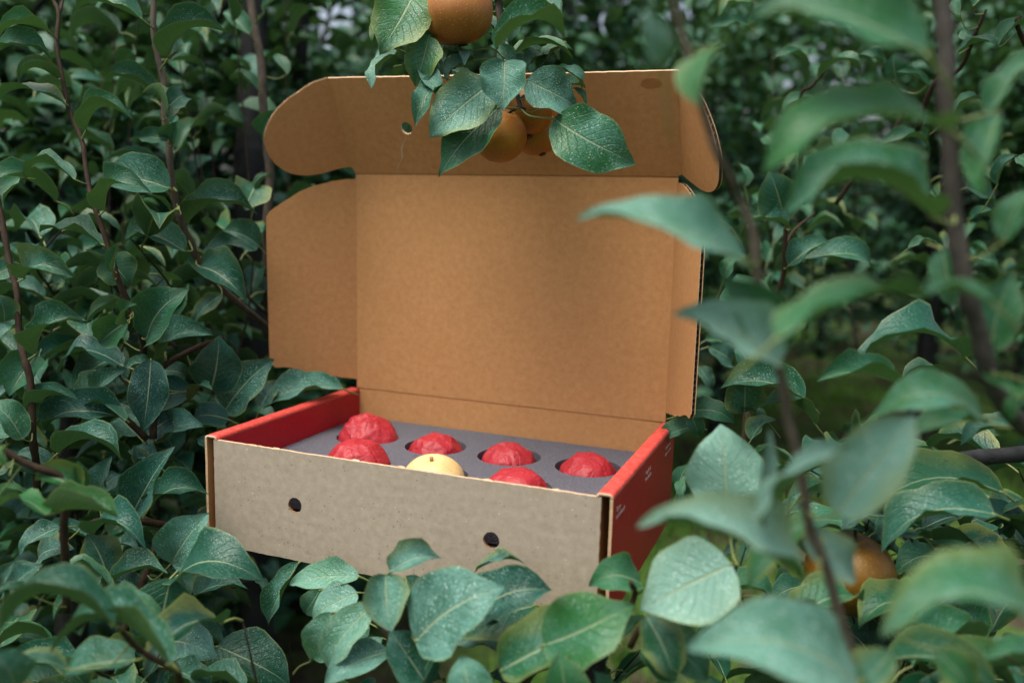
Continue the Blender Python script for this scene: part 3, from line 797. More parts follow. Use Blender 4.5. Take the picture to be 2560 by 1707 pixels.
Branch('S5', 'kinked brown twig with smooth green leaves in the lower left corner', [
    (stem('C -120 -40 0.74,C 0 50 0.75,C 190 160 0.76,C 405 235 0.77,C 435 330 0.775,C 412 560 0.785,C 425 800 0.80,C 430 1100 0.84'), 0.0030, 0.0040)], dust=0.15, young=0.85)
Branch('LB', 'low horizontal twig with dusty leaves left of the box front', [
    (stem('C 560 540 0.93,C 680 510 0.94,C 800 512 0.95,C 1050 545 0.98,C 1300 600 1.03'), 0.0028, 0.0050),
    (stem('C 700 1500 0.92,C 850 1100 0.93,C 980 760 0.96,C 1050 545 0.98'), 0.0050, 0.0035)], dust=1.0, young=0.12)
Branch('LL', 'leafy low branch filling the left side beside the red box wall', [
    (stem('B 1000 1560 1.02,B 1010 1300 1.03,B 1060 1100 1.05,B 1250 980 1.08,B 1450 900 1.14'), 0.0045, 0.0030),
    (stem('B 960 1560 1.02,B 760 1380 1.00,B 560 1330 1.00'), 0.0040, 0.0022)], dust=0.95, young=0.12)
Branch('BT', 'cluster of broad dusty leaves rising before the box front', [
    (stem('D 830 520 0.80,D 825 690 0.81,D 840 900 0.83,D 850 1200 0.86'), 0.0048, 0.0058),
    (stem('D 520 500 0.80,D 600 640 0.82,D 760 820 0.84,D 840 900 0.86'), 0.0025, 0.0035)], 'greyshoot', dust=1.05, young=0.3)
Branch('BR', 'leafy twig in front of the right corner of the box', [
    (stem('D 2060 360 0.73,D 2080 460 0.74,D 1900 720 0.74,D 1500 860 0.745,D 1440 930 0.75,D 1400 1150 0.78'), 0.0022, 0.0042),
    (stem('E 580 860 0.72,E 500 950 0.725,E 60 1180 0.73,E -60 1350 0.74'), 0.0018, 0.0030)], dust=0.55, young=0.65)
Branch('FS1', 'blurred brown shoot with large pale leaves crossing right of the box', [
    (stem('F 130 -200 0.47,F 190 0 0.475,F 270 250 0.48,F 420 780 0.485,F 480 950 0.485,F 560 1100 0.49,G 610 0 0.50,G 690 200 0.50,G 720 480 0.50,G 800 800 0.51,G 860 1060 0.515,E 885 0 0.52,E 950 250 0.52,E 1015 640 0.52,E 1110 870 0.52,E 1180 1130 0.52,E 1250 1350 0.52,E 1400 1650 0.53,E 1500 1900 0.54'), 0.0022, 0.0034)], 'greyshoot', dust=1.0, young=0.75)
Branch('FS2', 'thick dark blurred shoot rising near the right edge', [
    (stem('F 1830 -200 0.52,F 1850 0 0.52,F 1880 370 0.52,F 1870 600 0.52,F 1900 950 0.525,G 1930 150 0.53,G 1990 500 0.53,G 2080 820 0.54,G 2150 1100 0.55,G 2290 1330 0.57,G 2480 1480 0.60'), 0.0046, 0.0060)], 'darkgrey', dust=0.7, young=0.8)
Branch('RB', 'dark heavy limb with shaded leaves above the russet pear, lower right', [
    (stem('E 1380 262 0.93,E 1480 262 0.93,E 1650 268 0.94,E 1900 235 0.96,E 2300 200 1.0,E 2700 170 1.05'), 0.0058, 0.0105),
    (stem('E 1250 420 0.86,E 1275 480 0.87,E 1330 380 0.89,E 1480 262 0.93'), 0.0020, 0.0036)], 'trunk', dust=0.45, young=0.3)  # a few flat leaves of this limb are added to shade the pear
Branch('TB', 'pear branch hanging over the lid flap with dusty leaves', [
    (stem('H 1050 -900 0.98,H 1080 -300 0.97,H 1100 0 0.97,H 1110 150 0.97,H 1130 300 0.97,H 1160 480 0.965,H 1205 620 0.96,H 1250 760 0.955,H 1275 865 0.955'), 0.0046, 0.0026),
    (stem('H 900 -500 0.97,H 780 -260 0.96,H 770 -170 0.955'), 0.0030, 0.0024)], 'greyshoot', dust=1.25, young=0.6)
Branch('MA', 'small in focus shoot with pale leaves right of the lid', [
    (stem('G 895 170 1.18,G 890 210 1.18,G 880 450 1.19,G 830 600 1.20,G 790 800 1.22,G 700 1060 1.2,G 640 1400 1.1,E 600 300 1.1'), 0.0028, 0.0048),
    (stem('G 1060 90 1.22,G 940 190 1.20,G 885 300 1.19'), 0.0016, 0.0024)], dust=0.6, young=0.45)
Branch('MB', 'thin shoot with dark arched leaves above right of the lid', [
    (stem('F 1480 350 1.30,F 1560 530 1.32,F 1620 640 1.34,F 1540 830 1.35,F 1390 975 1.36,F 1200 1250 1.4'), 0.0022, 0.0042),
    (stem('F 1130 440 1.30,F 1050 530 1.31,F 990 580 1.32,F 980 800 1.36,F 1000 1250 1.4'), 0.0020, 0.0042)], dust=0.4, young=0.5)
Branch('MC', 'leafy shoot in the top right corner behind the dark shoot', [
    (stem('F 2120 60 1.12,F 2050 220 1.13,F 1960 420 1.16,F 1800 520 1.2,F 1700 800 1.25'), 0.0020, 0.0042),
    (stem('F 2330 100 1.1,F 2310 160 1.1,F 2400 400 1.12,F 2450 900 1.14'), 0.0022, 0.0040)], dust=0.4, young=0.4)

# branch zone bx by tx ty  width roll fold arch depth [tip depth step]
HERO = '''
S1 A 340 222 -10 285 .55 62 40 .20 1.04
S1 A -70 400 378 430 .50 55 32 .22 1.03
S1 A 402 556 130 592 .62 62 45 .38 1.05
S1 A 460 730 -50 780 .50 86 18 .22 1.04
S1 A 605 910 932 838 .60 56 42 .28 1.03
S1 A 525 1258 172 1292 .55 84 30 .32 1.01
S1 A 150 1245 12 1508 .40 40 25 .06 1.0
S1 B 685 70 985 -50 .58 74 40 .32 1.00
S1 B 670 292 258 212 .42 74 28 .10 1.02
S1 B 700 372 850 555 1.0 5 12 .04 1.04
S1 B 740 455 556 322 .55 55 55 .0 .99
S1 B 735 470 790 280 .50 45 45 .05 .985
S1 B 830 790 650 938 .90 12 38 .10 .99
S1 B 835 800 895 680 .62 70 30 .20 .985
S1 B 960 905 1240 578 .62 30 28 .18 1.03
S1 B 815 930 590 820 .50 70 20 .20 1.05
S2 A 995 138 528 85 .46 66 30 .20 1.07
S2 A 1180 405 1602 240 .58 56 42 .22 1.07
S2 A 1082 640 742 566 .55 50 40 .22 1.12
S2 A 1168 828 992 655 .75 62 40 .25 1.06
S2 A 1190 740 1308 692 1.0 25 20 .30 1.05
S2 A 1185 978 968 968 .60 30 32 .06 1.08
S2 A 1185 982 1240 850 .60 20 25 .10 1.09
S2 A 1190 1320 745 1350 .68 36 16 .24 1.06
S2 A 1190 1468 985 1395 .80 98 14 .16 1.05
S2 B 1205 335 808 312 .55 42 24 .22 1.08
S2 B 1690 300 1448 210 .80 24 20 .16 1.20
S2 B 1318 366 1664 326 .38 44 18 .16 1.16
S2 B 1305 437 1612 662 .66 30 45 .16 1.12
S2 B 1450 620 1258 816 .40 24 20 .08 1.16
S2 A 1310 1570 1802 1500 .52 50 42 .24 1.15
S3 A 1745 242 1568 84 .55 30 35 .1 1.32
S3 A 1800 622 1600 562 .60 55 35 .2 1.33
S3 A 1790 1300 1716 1476 1.0 5 25 .10 1.24
S3 A 1800 1378 1906 1228 .62 60 30 .22 1.25
S3 A 1840 960 1930 770 .6 40 25 .1 1.33
S3 A 1850 90 2000 10 .6 60 30 .2 1.33
S3 A 2010 520 1870 440 .5 60 20 .2 1.36
S4 B 160 512 498 510 .58 38 40 .26 .95
S4 B 130 420 -70 530 .60 24 20 .14 .97
S4 B 30 792 -20 618 .90 20 20 .06 .94
S4 B 240 1002 582 798 .56 60 36 .28 .93
S4 B 235 1012 60 1284 .85 16 40 .0 .96
S4 B 190 1440 -60 1530 .62 24 20 .15 .92
S4 B 150 1560 -90 1330 .60 30 20 .15 .90
S4 B 245 1435 508 1306 .58 62 42 .30 .95
LL B 1070 1022 1392 882 .58 42 24 .26 1.06
LL B 1378 1242 1432 884 .72 2 10 .03 1.08
LL B 1472 1372 1792 1040 .58 22 25 .10 1.12
LL B 985 1040 936 1500 .48 0 14 .04 1.00
LL B 985 1060 800 1110 .50 40 20 .20 1.04
LL B 1252 1246 1002 1346 .66 24 22 .16 1.05
LL B 1250 1300 1388 1240 .50 86 10 .20 1.05
LL B 1492 1432 1246 1456 .68 30 12 .24 1.08
LL I 786 892 606 938 .44 46 22 .10 1.20 1.1 .1
LL B 800 1082 378 1134 .52 72 18 .26 1.05
LL B 598 1292 832 1098 .46 46 22 .12 1.02
LL B 530 1300 730 1125 .60 30 15 .12 1.04
LL B 815 1420 285 1540 .52 42 28 .32 .98
LL B 820 1440 505 1440 .40 92 16 .26 .96
LL B 1060 1112 1215 1160 .75 30 20 .25 1.09
LL B 1010 1350 770 1330 .30 40 20 .05 1.01
LL B 1700 1350 1829 1180 .7 30 20 .1 1.17
LL B 940 1560 1180 1400 .7 30 22 .15 1.04
LL B 1080 1560 1330 1480 .7 40 22 .15 1.05
LL B 900 1540 760 1430 .8 30 22 .15 1.05
LL B 1530 1250 1640 1080 .8 30 22 .15 1.2
LB C 378 82 792 142 .52 52 34 .28 .93
LB C 330 182 76 118 .60 40 20 .16 .96
LB C 290 232 -60 276 .40 70 20 .10 .95
LB C 640 332 722 104 .55 34 30 .06 .97
LB C 850 482 1132 38 .48 28 36 .06 .95
LB C 985 412 1350 352 .62 42 32 .28 .96
LB C 600 612 944 706 .58 42 30 .32 .91
LB C 1108 796 1350 468 .72 14 26 .10 .92
LB C 1140 882 1694 906 .62 36 10 .28 .88
LB C 690 872 560 606 .80 10 14 .08 .90
LB C 720 935 1088 862 .60 46 28 .24 .89
LB C 1100 892 1034 1346 .74 0 12 .04 .86
LB C 725 962 325 945 .48 86 18 .32 .85
LB C 70 985 278 800 .62 30 25 .12 .86
LB C 20 990 100 775 .50 40 25 .12 .83
LB C 1030 1300 1402 1416 .60 24 14 .12 .89
LB C 1400 1330 1870 1580 .66 22 10 .10 .94
LB C 1250 1022 1606 962 .60 40 18 .16 .97
LB C 1230 1170 1444 1322 .42 40 18 .1 .96
LB C 390 560 125 745 .60 40 16 .14 .90
LB C 250 760 480 700 .70 30 16 .14 .93
LB C 900 1000 720 880 .80 30 16 .14 .95
LB C 1230 640 1340 820 .70 10 16 .14 .95
LB C 640 330 790 220 .70 30 16 .14 1.0
LB C 900 250 860 30 .55 30 26 .10 1.02
LB C 1000 130 850 60 .55 30 16 .14 1.02
LB C 1350 40 1270 -10 .8 30 16 .14 1.04
S5 C 520 330 225 262 .78 34 48 .14 .77
S5 C 300 482 -50 440 .52 78 16 .14 .72
S5 C 300 470 765 505 .62 58 48 .12 .74
S5 C 520 330 500 130 .50 30 30 .05 .78
S5 C 40 160 60 20 .9 40 30 .15 .71
S5 C -40 420 180 340 .5 60 30 .2 .76
LN C 730 1192 -10 1262 .46 56 38 .32 .64
LN C 1095 1452 335 1362 .42 56 42 .28 .66
LN C 870 1420 400 1560 .50 40 20 .10 .70
LN C 430 1480 60 1420 .46 46 20 .12 .68
LN C 100 1600 -60 1360 .7 20 20 .10 .64
LN C 200 1000 -40 1010 .5 60 20 .2 .74
LN C 660 1040 1050 1190 .40 36 30 .12 .74
LN C 1100 1470 1330 1640 .70 40 20 .10 .84
LN C 560 1600 330 1450 .70 40 20 .10 .80
BT D 648 300 948 226 .66 30 38 .24 .80
BT D 620 318 656 656 .92 2 42 .04 .78
BT D 800 712 1322 394 .68 20 14 .16 .755
BT D 1138 562 1602 412 .60 26 22 .16 .79
BT D 1150 296 1448 262 .36 62 20 .18 .80
BT D 870 975 645 648 .72 20 30 .10 .78
BT D 830 945 1028 655 .55 28 36 .08 .79
BT D 310 540 186 812 .62 12 20 .08 .84 1.35 1.0
BT D 545 502 286 884 .46 22 22 .10 .82 1.35 1.0
BT D 455 425 195 585 .66 30 15 .14 .88 1.35 1.0
BT D 465 330 55 382 .42 30 22 .10 .90 1.35 1.0
BT D 640 770 262 965 .50 34 20 .16 .82
BT D 735 330 850 530 .60 20 20 .10 .83
BT D 1500 500 1040 690 .60 30 15 .10 .83
BT D 520 600 400 800 .50 30 15 .10 .87
BT D 1020 580 1330 640 .60 60 15 .20 .82
BT D 1050 720 1300 800 .70 40 15 .20 .84
BT D 600 690 560 800 .90 40 15 .20 .86
BT C 1930 790 1735 1196 .40 40 36 .06 .95
BT C 2062 968 1968 1115 .60 20 15 .05 .93
BT C 1640 900 1720 1010 .60 50 15 .1 1.0
BT D 1120 1130 1060 795 .80 12 20 .10 .70
BR D 1545 735 2085 498 .62 12 12 .10 .71
BR D 1295 885 1905 648 .56 24 30 .14 .725
BR D 1690 1100 1640 768 .75 14 18 .10 .68
BR D 1860 1060 1840 880 .80 40 20 .20 .69
BR D 2122 370 1818 388 .70 28 22 .32 .76
BR D 2150 560 2310 945 .62 14 25 .10 .71
BR D 2000 690 2170 560 .5 40 20 .1 .76
BR E 545 858 2 1132 .72 10 10 .08 .70 1.3 .6
BR E 520 552 480 22 .76 0 8 .04 .74 1.3 .6
BR E 70 1250 402 1545 .62 24 22 .12 .72
BR E 20 1300 220 1540 .80 14 22 .12 .715
BR E 420 1082 805 1092 .55 54 22 .25 .80
BR E 450 1060 250 1160 .60 40 22 .20 .79
BR E 320 330 260 480 .5 50 22 .20 .88
FS1 F 640 1600 -385 1345 .42 42 16 .13 .49 1.3 .6
FS1 F 540 260 370 655 1.0 62 10 .08 .46 .1 .7
FS1 F 130 385 20 60 .62 20 22 .10 .42 1.6 .5
FS1 G 860 1000 205 702 .62 32 38 .08 .495 1.3 .6
FS1 G 860 960 480 470 .55 20 20 .08 .51
FS1 G 840 850 1790 610 .62 70 10 .10 .43 .2 .6
FS1 E 960 940 -15 636 .50 36 34 .12 .50 1.3 .6
FS1 E 980 655 1290 955 .62 24 18 .10 .55 1.3 .6
FS1 E 1000 600 650 1020 .45 30 18 .10 .58
FS1 E 715 592 1262 158 .34 54 36 .08 .49 1.3 .6
FS1 E 740 565 770 58 .30 30 30 .05 .53 1.3 .6
FS1 E 1178 560 1645 -25 .72 14 30 .08 .50 1.3 .6
FS1 E 1310 1580 275 1372 .58 30 14 .18 .49 1.1 .5
FS1 E 1500 1385 1280 1640 .80 20 20 .10 .50
FS2 F 1760 330 675 112 .66 46 14 .06 .43 .5 .9
FS2 F 1900 800 755 1065 .60 66 10 .17 .43 .3 1.0
FS2 F 1795 1335 878 1335 .72 56 26 .24 .50 .8 .9
FS2 F 2132 705 2520 380 .50 44 28 .16 .55
FS2 F 2200 690 2125 1205 .62 24 46 .05 .51
FS2 F 2230 1475 2430 1150 .62 34 22 .12 .51
FS2 G 2150 625 1660 650 .46 56 22 .16 .45
FS2 G 1850 300 1900 640 .85 24 20 .05 .60
FS2 G 2148 930 2285 438 .72 12 28 .05 .57
FS2 G 2360 1200 2085 1060 .40 34 42 -.1 .50
FS2 G 2400 1120 2270 1365 .5 30 40 .1 .52
FS2 G 2095 1330 1385 1355 .48 32 16 .30 .58
FS2 E 2420 1255 1440 1285 .60 36 16 .22 .43 .9 .4
FS2 E 1760 1365 1960 1640 .70 24 20 .10 .52
FS2 E 2400 1500 2050 1430 .60 44 20 .20 .60
FS2 E 2085 20 1555 150 .42 44 20 .16 .60
RB E 1660 560 1250 640 .50 55 20 .2 .84
RB E 1580 590 1200 650 .55 72 12 .08 .83
RB E 860 640 1340 655 .60 72 10 .12 .87
RB E 1700 700 1400 690 .70 74 10 .1 .88
RB E 900 1180 1330 1080 .6 40 20 .2 .76
RB E 2115 560 1438 792 .46 36 22 .24 .78
RB E 2165 430 1350 560 .42 40 15 .16 .86
RB E 1705 1120 1300 1245 .60 40 20 .18 .80
RB E 2290 60 1910 150 .50 50 20 .18 .85
RB E 2300 900 1850 960 .50 40 20 .18 .88
RB E 1900 1040 1700 1290 .60 40 20 .18 .86
RB E 2300 480 2100 600 .60 40 20 .18 1.05
RB E 2290 620 2140 690 .60 40 20 .18 1.05
RB E 2150 640 2010 860 .60 40 20 .18 .93
RB E 1120 560 760 640 .40 40 20 .18 .95
RB E 1320 520 1420 640 .50 30 20 .18 .95
RB E 900 500 1160 420 .50 40 20 .18 1.0
RB E 1800 820 1500 940 .50 30 20 .18 .95
RB E 1000 990 780 1100 .60 30 20 .18 .93
RB G 1985 960 1298 1050 .48 54 15 .26 .85
RB G 1582 1132 1082 1112 .44 56 38 .10 .80
RB G 1850 1060 1600 1130 .50 60 20 .2 .88
MA G 1008 1216 486 1160 .52 42 28 .18 .97
MA G 640 1302 640 1055 .85 10 12 .05 1.0
MA G 1072 1372 738 1280 .52 66 22 .22 .98
MA G 770 1340 558 1268 .40 50 22 .12 .99
MA G 285 1296 578 1368 .50 34 15 .22 1.02
MA G 300 1300 360 1450 .60 20 15 .10 1.04
MA G 680 1470 830 1345 .70 40 20 .1 .98
MA G 690 1042 588 888 .60 20 15 .10 1.12
MA G 700 770 590 455 .85 8 12 .05 .92
MA G 910 402 1160 264 .62 34 42 .1 1.17
MA G 1000 358 1424 432 .40 46 20 .16 1.18
MA G 880 120 790 -180 .75 6 12 .05 1.16
MA G 912 162 610 222 .62 44 36 .30 1.15
MA G 560 170 440 110 .70 30 20 .2 1.2
MA G 520 480 600 350 .60 30 20 .2 1.2
MA G 420 900 560 1010 .60 30 20 .2 1.25
MA G 360 1020 430 1160 .60 30 20 .2 1.25
MA G 400 860 520 900 .60 40 20 .2 1.3
MA G 700 1180 560 1230 .60 40 20 .2 1.08
MA E 330 40 150 150 .60 40 20 .2 1.05
MA E 230 400 290 260 .60 30 20 .1 .98
MA E 290 520 215 380 .70 20 20 .1 1.0
MB F 1000 502 812 356 .52 74 26 .34 1.30
MB F 1090 482 1368 502 .50 74 26 .36 1.30
MB F 1500 452 1328 340 .50 60 26 .20 1.30
MB F 1570 490 1550 335 .90 8 16 .08 1.30
MB F 1760 525 1568 442 .34 50 26 .10 1.28
MB F 1090 650 880 760 .60 60 26 .3 1.34
MB F 1400 880 1230 990 .60 70 26 .3 1.34
MB F 1470 900 1770 935 .40 60 26 .2 1.33
MB F 1640 830 1750 870 .70 20 20 .1 1.33
MB F 770 830 850 900 .80 20 20 .1 1.36
MB F 640 1140 560 1010 .60 66 20 .2 1.36
MB F 690 20 478 122 .60 62 20 .2 1.40
MB F 760 1230 680 1200 .60 30 20 .2 1.36
MB F 660 150 420 170 .34 40 20 .1 1.40
MC F 1945 330 2205 308 .42 66 26 .26 1.12
MC F 2060 260 1965 190 .60 20 20 .1 1.13
MC F 2195 290 2420 190 .50 70 26 .30 1.10
MC F 2040 40 2350 -40 .50 60 26 .30 1.1
MC F 1960 90 2050 -60 .60 60 26 .20 1.1
MC F 1905 700 2100 620 .50 60 26 .26 1.15
MC F 2190 1130 2330 950 .55 54 26 .20 1.14
MC F 2320 960 2400 1040 .60 20 20 .1 1.14
MC F 1950 1000 2060 900 .60 40 20 .1 1.2
MC F 2000 1150 2180 1280 .50 50 20 .1 1.2
MC G 2060 350 2195 400 .55 40 20 .1 1.2
MC G 2020 130 2160 60 .55 50 20 .1 1.2
MC G 1640 300 1820 260 .5 60 20 .1 1.2
TB H 425 -40 158 438 .66 20 12 .06 .95 .7 1.0
TB H 1240 610 1500 430 .66 46 18 .14 .955 1.3 .5
TB H 480 560 640 830 .45 20 40 .1 .945 1.3 .5
TB H 1200 560 1000 400 .6 40 35 .2 .94 1.2 .6
TB H 640 250 500 420 .5 40 30 .1 .95 1.0 .8
TB H 1560 560 1760 720 .5 50 30 .2 .94 1.2 .5
TB H 860 720 720 560 .62 50 18 .1 .965
TB H 690 330 930 190 .5 60 18 .1 .985
TB H 1000 120 1080 330 .5 40 18 .1 .985
TB H 1420 560 1690 400 .55 60 18 .2 .96
TB H 250 150 90 330 .55 60 18 .1 .975 .2 1.0
TB H 312 400 92 712 .48 60 18 .08 .96
TB H 545 290 434 692 .66 2 24 .06 .94
TB H 330 520 490 812 .46 108 14 .06 .97
TB H 640 610 438 1012 .36 32 34 .05 .94
TB H 1040 662 553 1094 .60 10 14 .04 .915
TB H 1104 852 628 1408 .44 16 18 .08 .93
TB H 600 740 622 1094 .36 74 20 .05 .965
TB H 1150 480 1136 884 .92 2 34 .04 .90
TB H 1082 392 1632 326 .58 56 42 .28 .93
TB H 1182 470 1690 470 .46 84 24 .22 .95
TB H 1322 640 1712 856 .74 20 18 .16 .925
TB H 1390 738 1645 782 .30 60 20 .1 .94
TB H 1510 830 1790 700 .70 60 20 .2 .965
TB H 1538 946 2188 1306 .56 10 10 .06 .92
TB H 1105 562 1025 265 .50 44 25 .05 .96
TB H 560 380 640 580 .42 70 25 .05 .955
TB H 830 410 640 520 .60 66 20 .1 .98
TB H 900 480 690 645 .70 60 20 .1 .975
TB H 560 -50 440 92 .72 40 20 .1 .96
TB H 1105 50 1195 325 .60 60 20 .1 .99
TB H 1440 -15 1602 136 .42 40 30 .1 1.0
TB H 1060 10 1310 -30 .5 64 20 .2 .97
TB H 760 400 830 520 .5 60 20 .1 .97
TB H 480 240 570 390 .4 60 20 .1 .96
TB H 1620 330 1590 480 .6 60 20 .1 .96
TB H 1700 700 1790 860 .4 50 20 .1 .96
TB H 960 600 1040 680 .8 60 20 .1 .945
TB H 240 -60 120 -200 .6 40 20 .1 .97
'''
Branch('LN', 'large blurred leaves low in the left foreground', [
    (stem('C 1110 1440 0.70,C 1150 1500 0.71,C 1170 1700 0.74'), 0.0022, 0.0034),
    (stem('C 760 1200 0.67,C 900 1350 0.69,C 1150 1500 0.71'), 0.0020, 0.0026)], dust=0.75, young=0.4)
NOTES = []
for ln in HERO.strip().splitlines():
    q = ln.split(); b_ = BR[q[0]]
    bx, by, tx, ty, w, roll, fold, arch, d = map(float, q[2:11])
    dt = d + random.uniform(-0.03, 0.02) * d
    A_, B_ = P(q[1], bx, by, d), P(q[1], tx, ty, dt)
    if 36 <= roll <= 70: roll += 5; fold += 10
    xd, xy = (float(q[11]), float(q[12])) if len(q) > 12 else (b_.dust, b_.young)
    o = b_.leaf(A_, B_, w * (0.92 if q[0] in ('FS1', 'FS2') else 1.12), roll + random.uniform(-3, 3), fold, arch, dust=max(0, min(1.7, xd * (random.uniform(0.92, 1.1) if len(q) > 12 else random.choice((0.3, 0.5, 0.75, 0.95, 1.1, 1.2))) * (1.3 if (q[0] in ('FS1', 'BR') and q[1] in 'EG') else 1))), young=max(0, min(1, xy + random.uniform(-0.2, 0.2))), wave=random.uniform(0.025, 0.07) * (1.3 if q[0] == 'TB' else 1), tipdrop=random.uniform(-0.02, 0.16), sweep=random.uniform(-0.05, 0.05))
    mw = o.parent.matrix_world if False else Matrix.Translation(b_.base) @ o.matrix_local
    for vv in o.data.vertices:
        c = mw @ vv.co
        if -0.014 < c.x < W + 0.014 and -0.005 < c.y < D + 0.006 and Z0 < c.z < Z0 + H: NOTES.append(ln); break
for x in NOTES: print('IN BOX', x)

# ---------------------------------------------------------------- pears on the branches
def hang_pear(c, r, mat, label, top, squash=0.92, taper=0.05, rot=(0, 0, 0), seed=0):
    p = empty('pear', c); tag(p, label, 'pear', 'russet pears on the branches')
    o = link('fruit', pear_body(r, seed, squash, taper), p, [mat]); o.rotation_euler = rot
    a = Vector((0, 0, r * squash * 0.80)); a.rotate(o.rotation_euler.to_matrix())
    t = Vector(top) - Vector(c)
    v, f = tube_data(catmull([a, a.lerp(t, 0.5) + Vector((0.002, 0.001, 0.002)), t], 4), (0.0016, 0.0019), 7)
    link('stalk', mesh('stalk', v, f), p, ['shoot'])
    v, f = lathe([(0.0004 * r / 0.04, 0), (0.005 * r / 0.04, -0.0006), (0.0065 * r / 0.04, -0.0022), (0.0045 * r / 0.04, -0.0030), (0.0006, -0.0012)], 10)
    e = link('calyx', mesh('calyx', v, f), p, ['calyx'])
    dn = Vector((0, 0, -r * squash * 0.925)); dn.rotate(o.rotation_euler.to_matrix()); e.location = dn; e.rotation_euler = o.rotation_euler
    return p
hang_pear(P('H', 778, 98, 0.955), 0.0395, 'russet', 'large russet pear at the top edge above the lid', P('H', 770, -200, 0.955), 0.93, -0.02, (R(12), R(-6), 0), 1)
hang_pear(P('H', 1105, 1072, 0.975), 0.0325, 'cluster_pear', 'lowest shaded pear hanging before the lid flap', P('H', 1270, 850, 0.957), 0.95, 0.0, (R(10), R(25), 0), 2)
hang_pear(P('H', 1325, 900, 1.005), 0.0305, 'cluster_pear', 'middle pear of the cluster, behind the twig end', P('H', 1262, 800, 0.957), 0.95, 0.02, (R(-10), R(-10), 0), 3)
hang_pear(P('H', 1400, 1060, 1.030), 0.0285, 'cluster_pear', 'rightmost shaded pear of the cluster before the lid flap', P('H', 1275, 860, 0.957), 0.95, 0.02, (R(0), R(-20), 0), 4)
hang_pear(P('H', 850, 770, 1.0), 0.028, 'russet', 'pear mostly hidden behind the broad leaf over the lid', P('H', 1180, 560, 0.962), 0.95, 0.02, (R(0), R(15), 0), 5)
hang_pear(P('E', 1250, 915, 0.86), 0.0445, 'shaded_pear', 'golden russet pear in dark leaves at the lower right', P('E', 1262, 470, 0.862), 0.92, 0.03, (R(6), R(4), 0), 6)

# ---------------------------------------------------------------- leafy trees behind and below: trunk, branches, leaves
def grow(tree, key, p0, p1, n, size, dust, young, r0=0.0008, r1=0.0026, bend=0.04, spread=0.6, mat='darkshoot'):
    """an upright branch from p1 (foot) to p0 (top) with alternate leaves"""
    m = (p0 + p1) / 2 + Vector((random.uniform(-1, 1), random.uniform(-1, 1), 0)) * bend
    m2 = p0.lerp(p1, 0.75) + Vector((random.uniform(-1, 1), random.uniform(-1, 1), 0)) * bend
    br = Branch(key, None, [([p0, m, m2, p1], r0, r1)], mat, parent=tree, name='branch', dust=dust, young=young)
    pa = br.paths; ang = random.random() * 6.28
    for k in range(n):
        q = (k + random.random()) / n * (len(pa) - 1); i = int(q)
        p = pa[i].lerp(pa[min(i + 1, len(pa) - 1)], q - i)
        ang += 2.4 + random.uniform(-0.4, 0.4)
        out = Vector((math.cos(ang), math.sin(ang), random.uniform(-0.35, spread)))
        fill_leaf(br, p, out, size * random.uniform(0.75, 1.2))
    return br
def clear_of_box(p):
    return not (-0.10 < p.x < W + 0.10 and -0.45 < p.y < D + 0.12 and p.z > Z0 - 0.16)
def trunk(tree, pts, ra, rb):
    path = catmull(pts, 8)
    v, f = tube_data([p - Vector(tree.location) for p in path], lambda q: (ra * (1 - q) + rb * q) * (1 + 0.06 * noise.noise(Vector((q * 12, ra * 90, 0))) + 0.10 * max(0, 1 - abs(q - 0.55) * 40)), 18)
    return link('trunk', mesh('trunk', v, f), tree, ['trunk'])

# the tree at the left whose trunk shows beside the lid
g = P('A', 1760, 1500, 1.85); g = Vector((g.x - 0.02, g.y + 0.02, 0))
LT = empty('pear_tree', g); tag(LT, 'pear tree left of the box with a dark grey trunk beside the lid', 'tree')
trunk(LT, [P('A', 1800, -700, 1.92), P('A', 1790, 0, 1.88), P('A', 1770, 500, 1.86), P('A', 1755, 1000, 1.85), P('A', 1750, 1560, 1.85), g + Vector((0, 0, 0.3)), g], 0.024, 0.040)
n = 0
for i in range(18):
    d = 1.16 + 0.045 * i + random.uniform(-0.03, 0.03)
    px = random.uniform(-260, 620) if i % 5 else random.uniform(450, 760)
    if i % 5 == 0: d = max(d, 1.5)
    top = at(px + random.uniform(-60, 60), random.uniform(-300, 250), d); foot = at(px + random.uniform(0, 160), random.uniform(1150, 1500), d + 0.08)
    grow(LT, 'LT%d' % i, top, foot, 23, 0.074, 0.6, 0.25)
    n += 1
# a lower tree filling the left and the shade below
LG = at(150, 1500, 1.45); LG = Vector((LG.x - 0.1, LG.y + 0.1, 0))
LW = empty('pear_tree', LG); tag(LW, 'low dense pear tree left of the box front, full of dusty leaves', 'tree')
trunk(LW, [LG + Vector((0.03, 0, 1.0)), LG + Vector((0.01, 0.01, 0.6)), LG + Vector((0, 0, 0.3)), LG], 0.020, 0.034)
for i in range(28):
    px0 = random.uniform(-200, 600); py0 = random.uniform(520, 1500); d = random.uniform(1.04, 1.4)
    p0 = at(px0, py0, d); p1 = at(px0 + random.uniform(-150, 150), py0 + random.uniform(200, 420), d + 0.12)
    if not (clear_of_box(p0) and clear_of_box(p1)): continue
    grow(LW, 'LL%d' % i, p0, p1, 11, 0.076, 0.85, 0.15, spread=0.3)

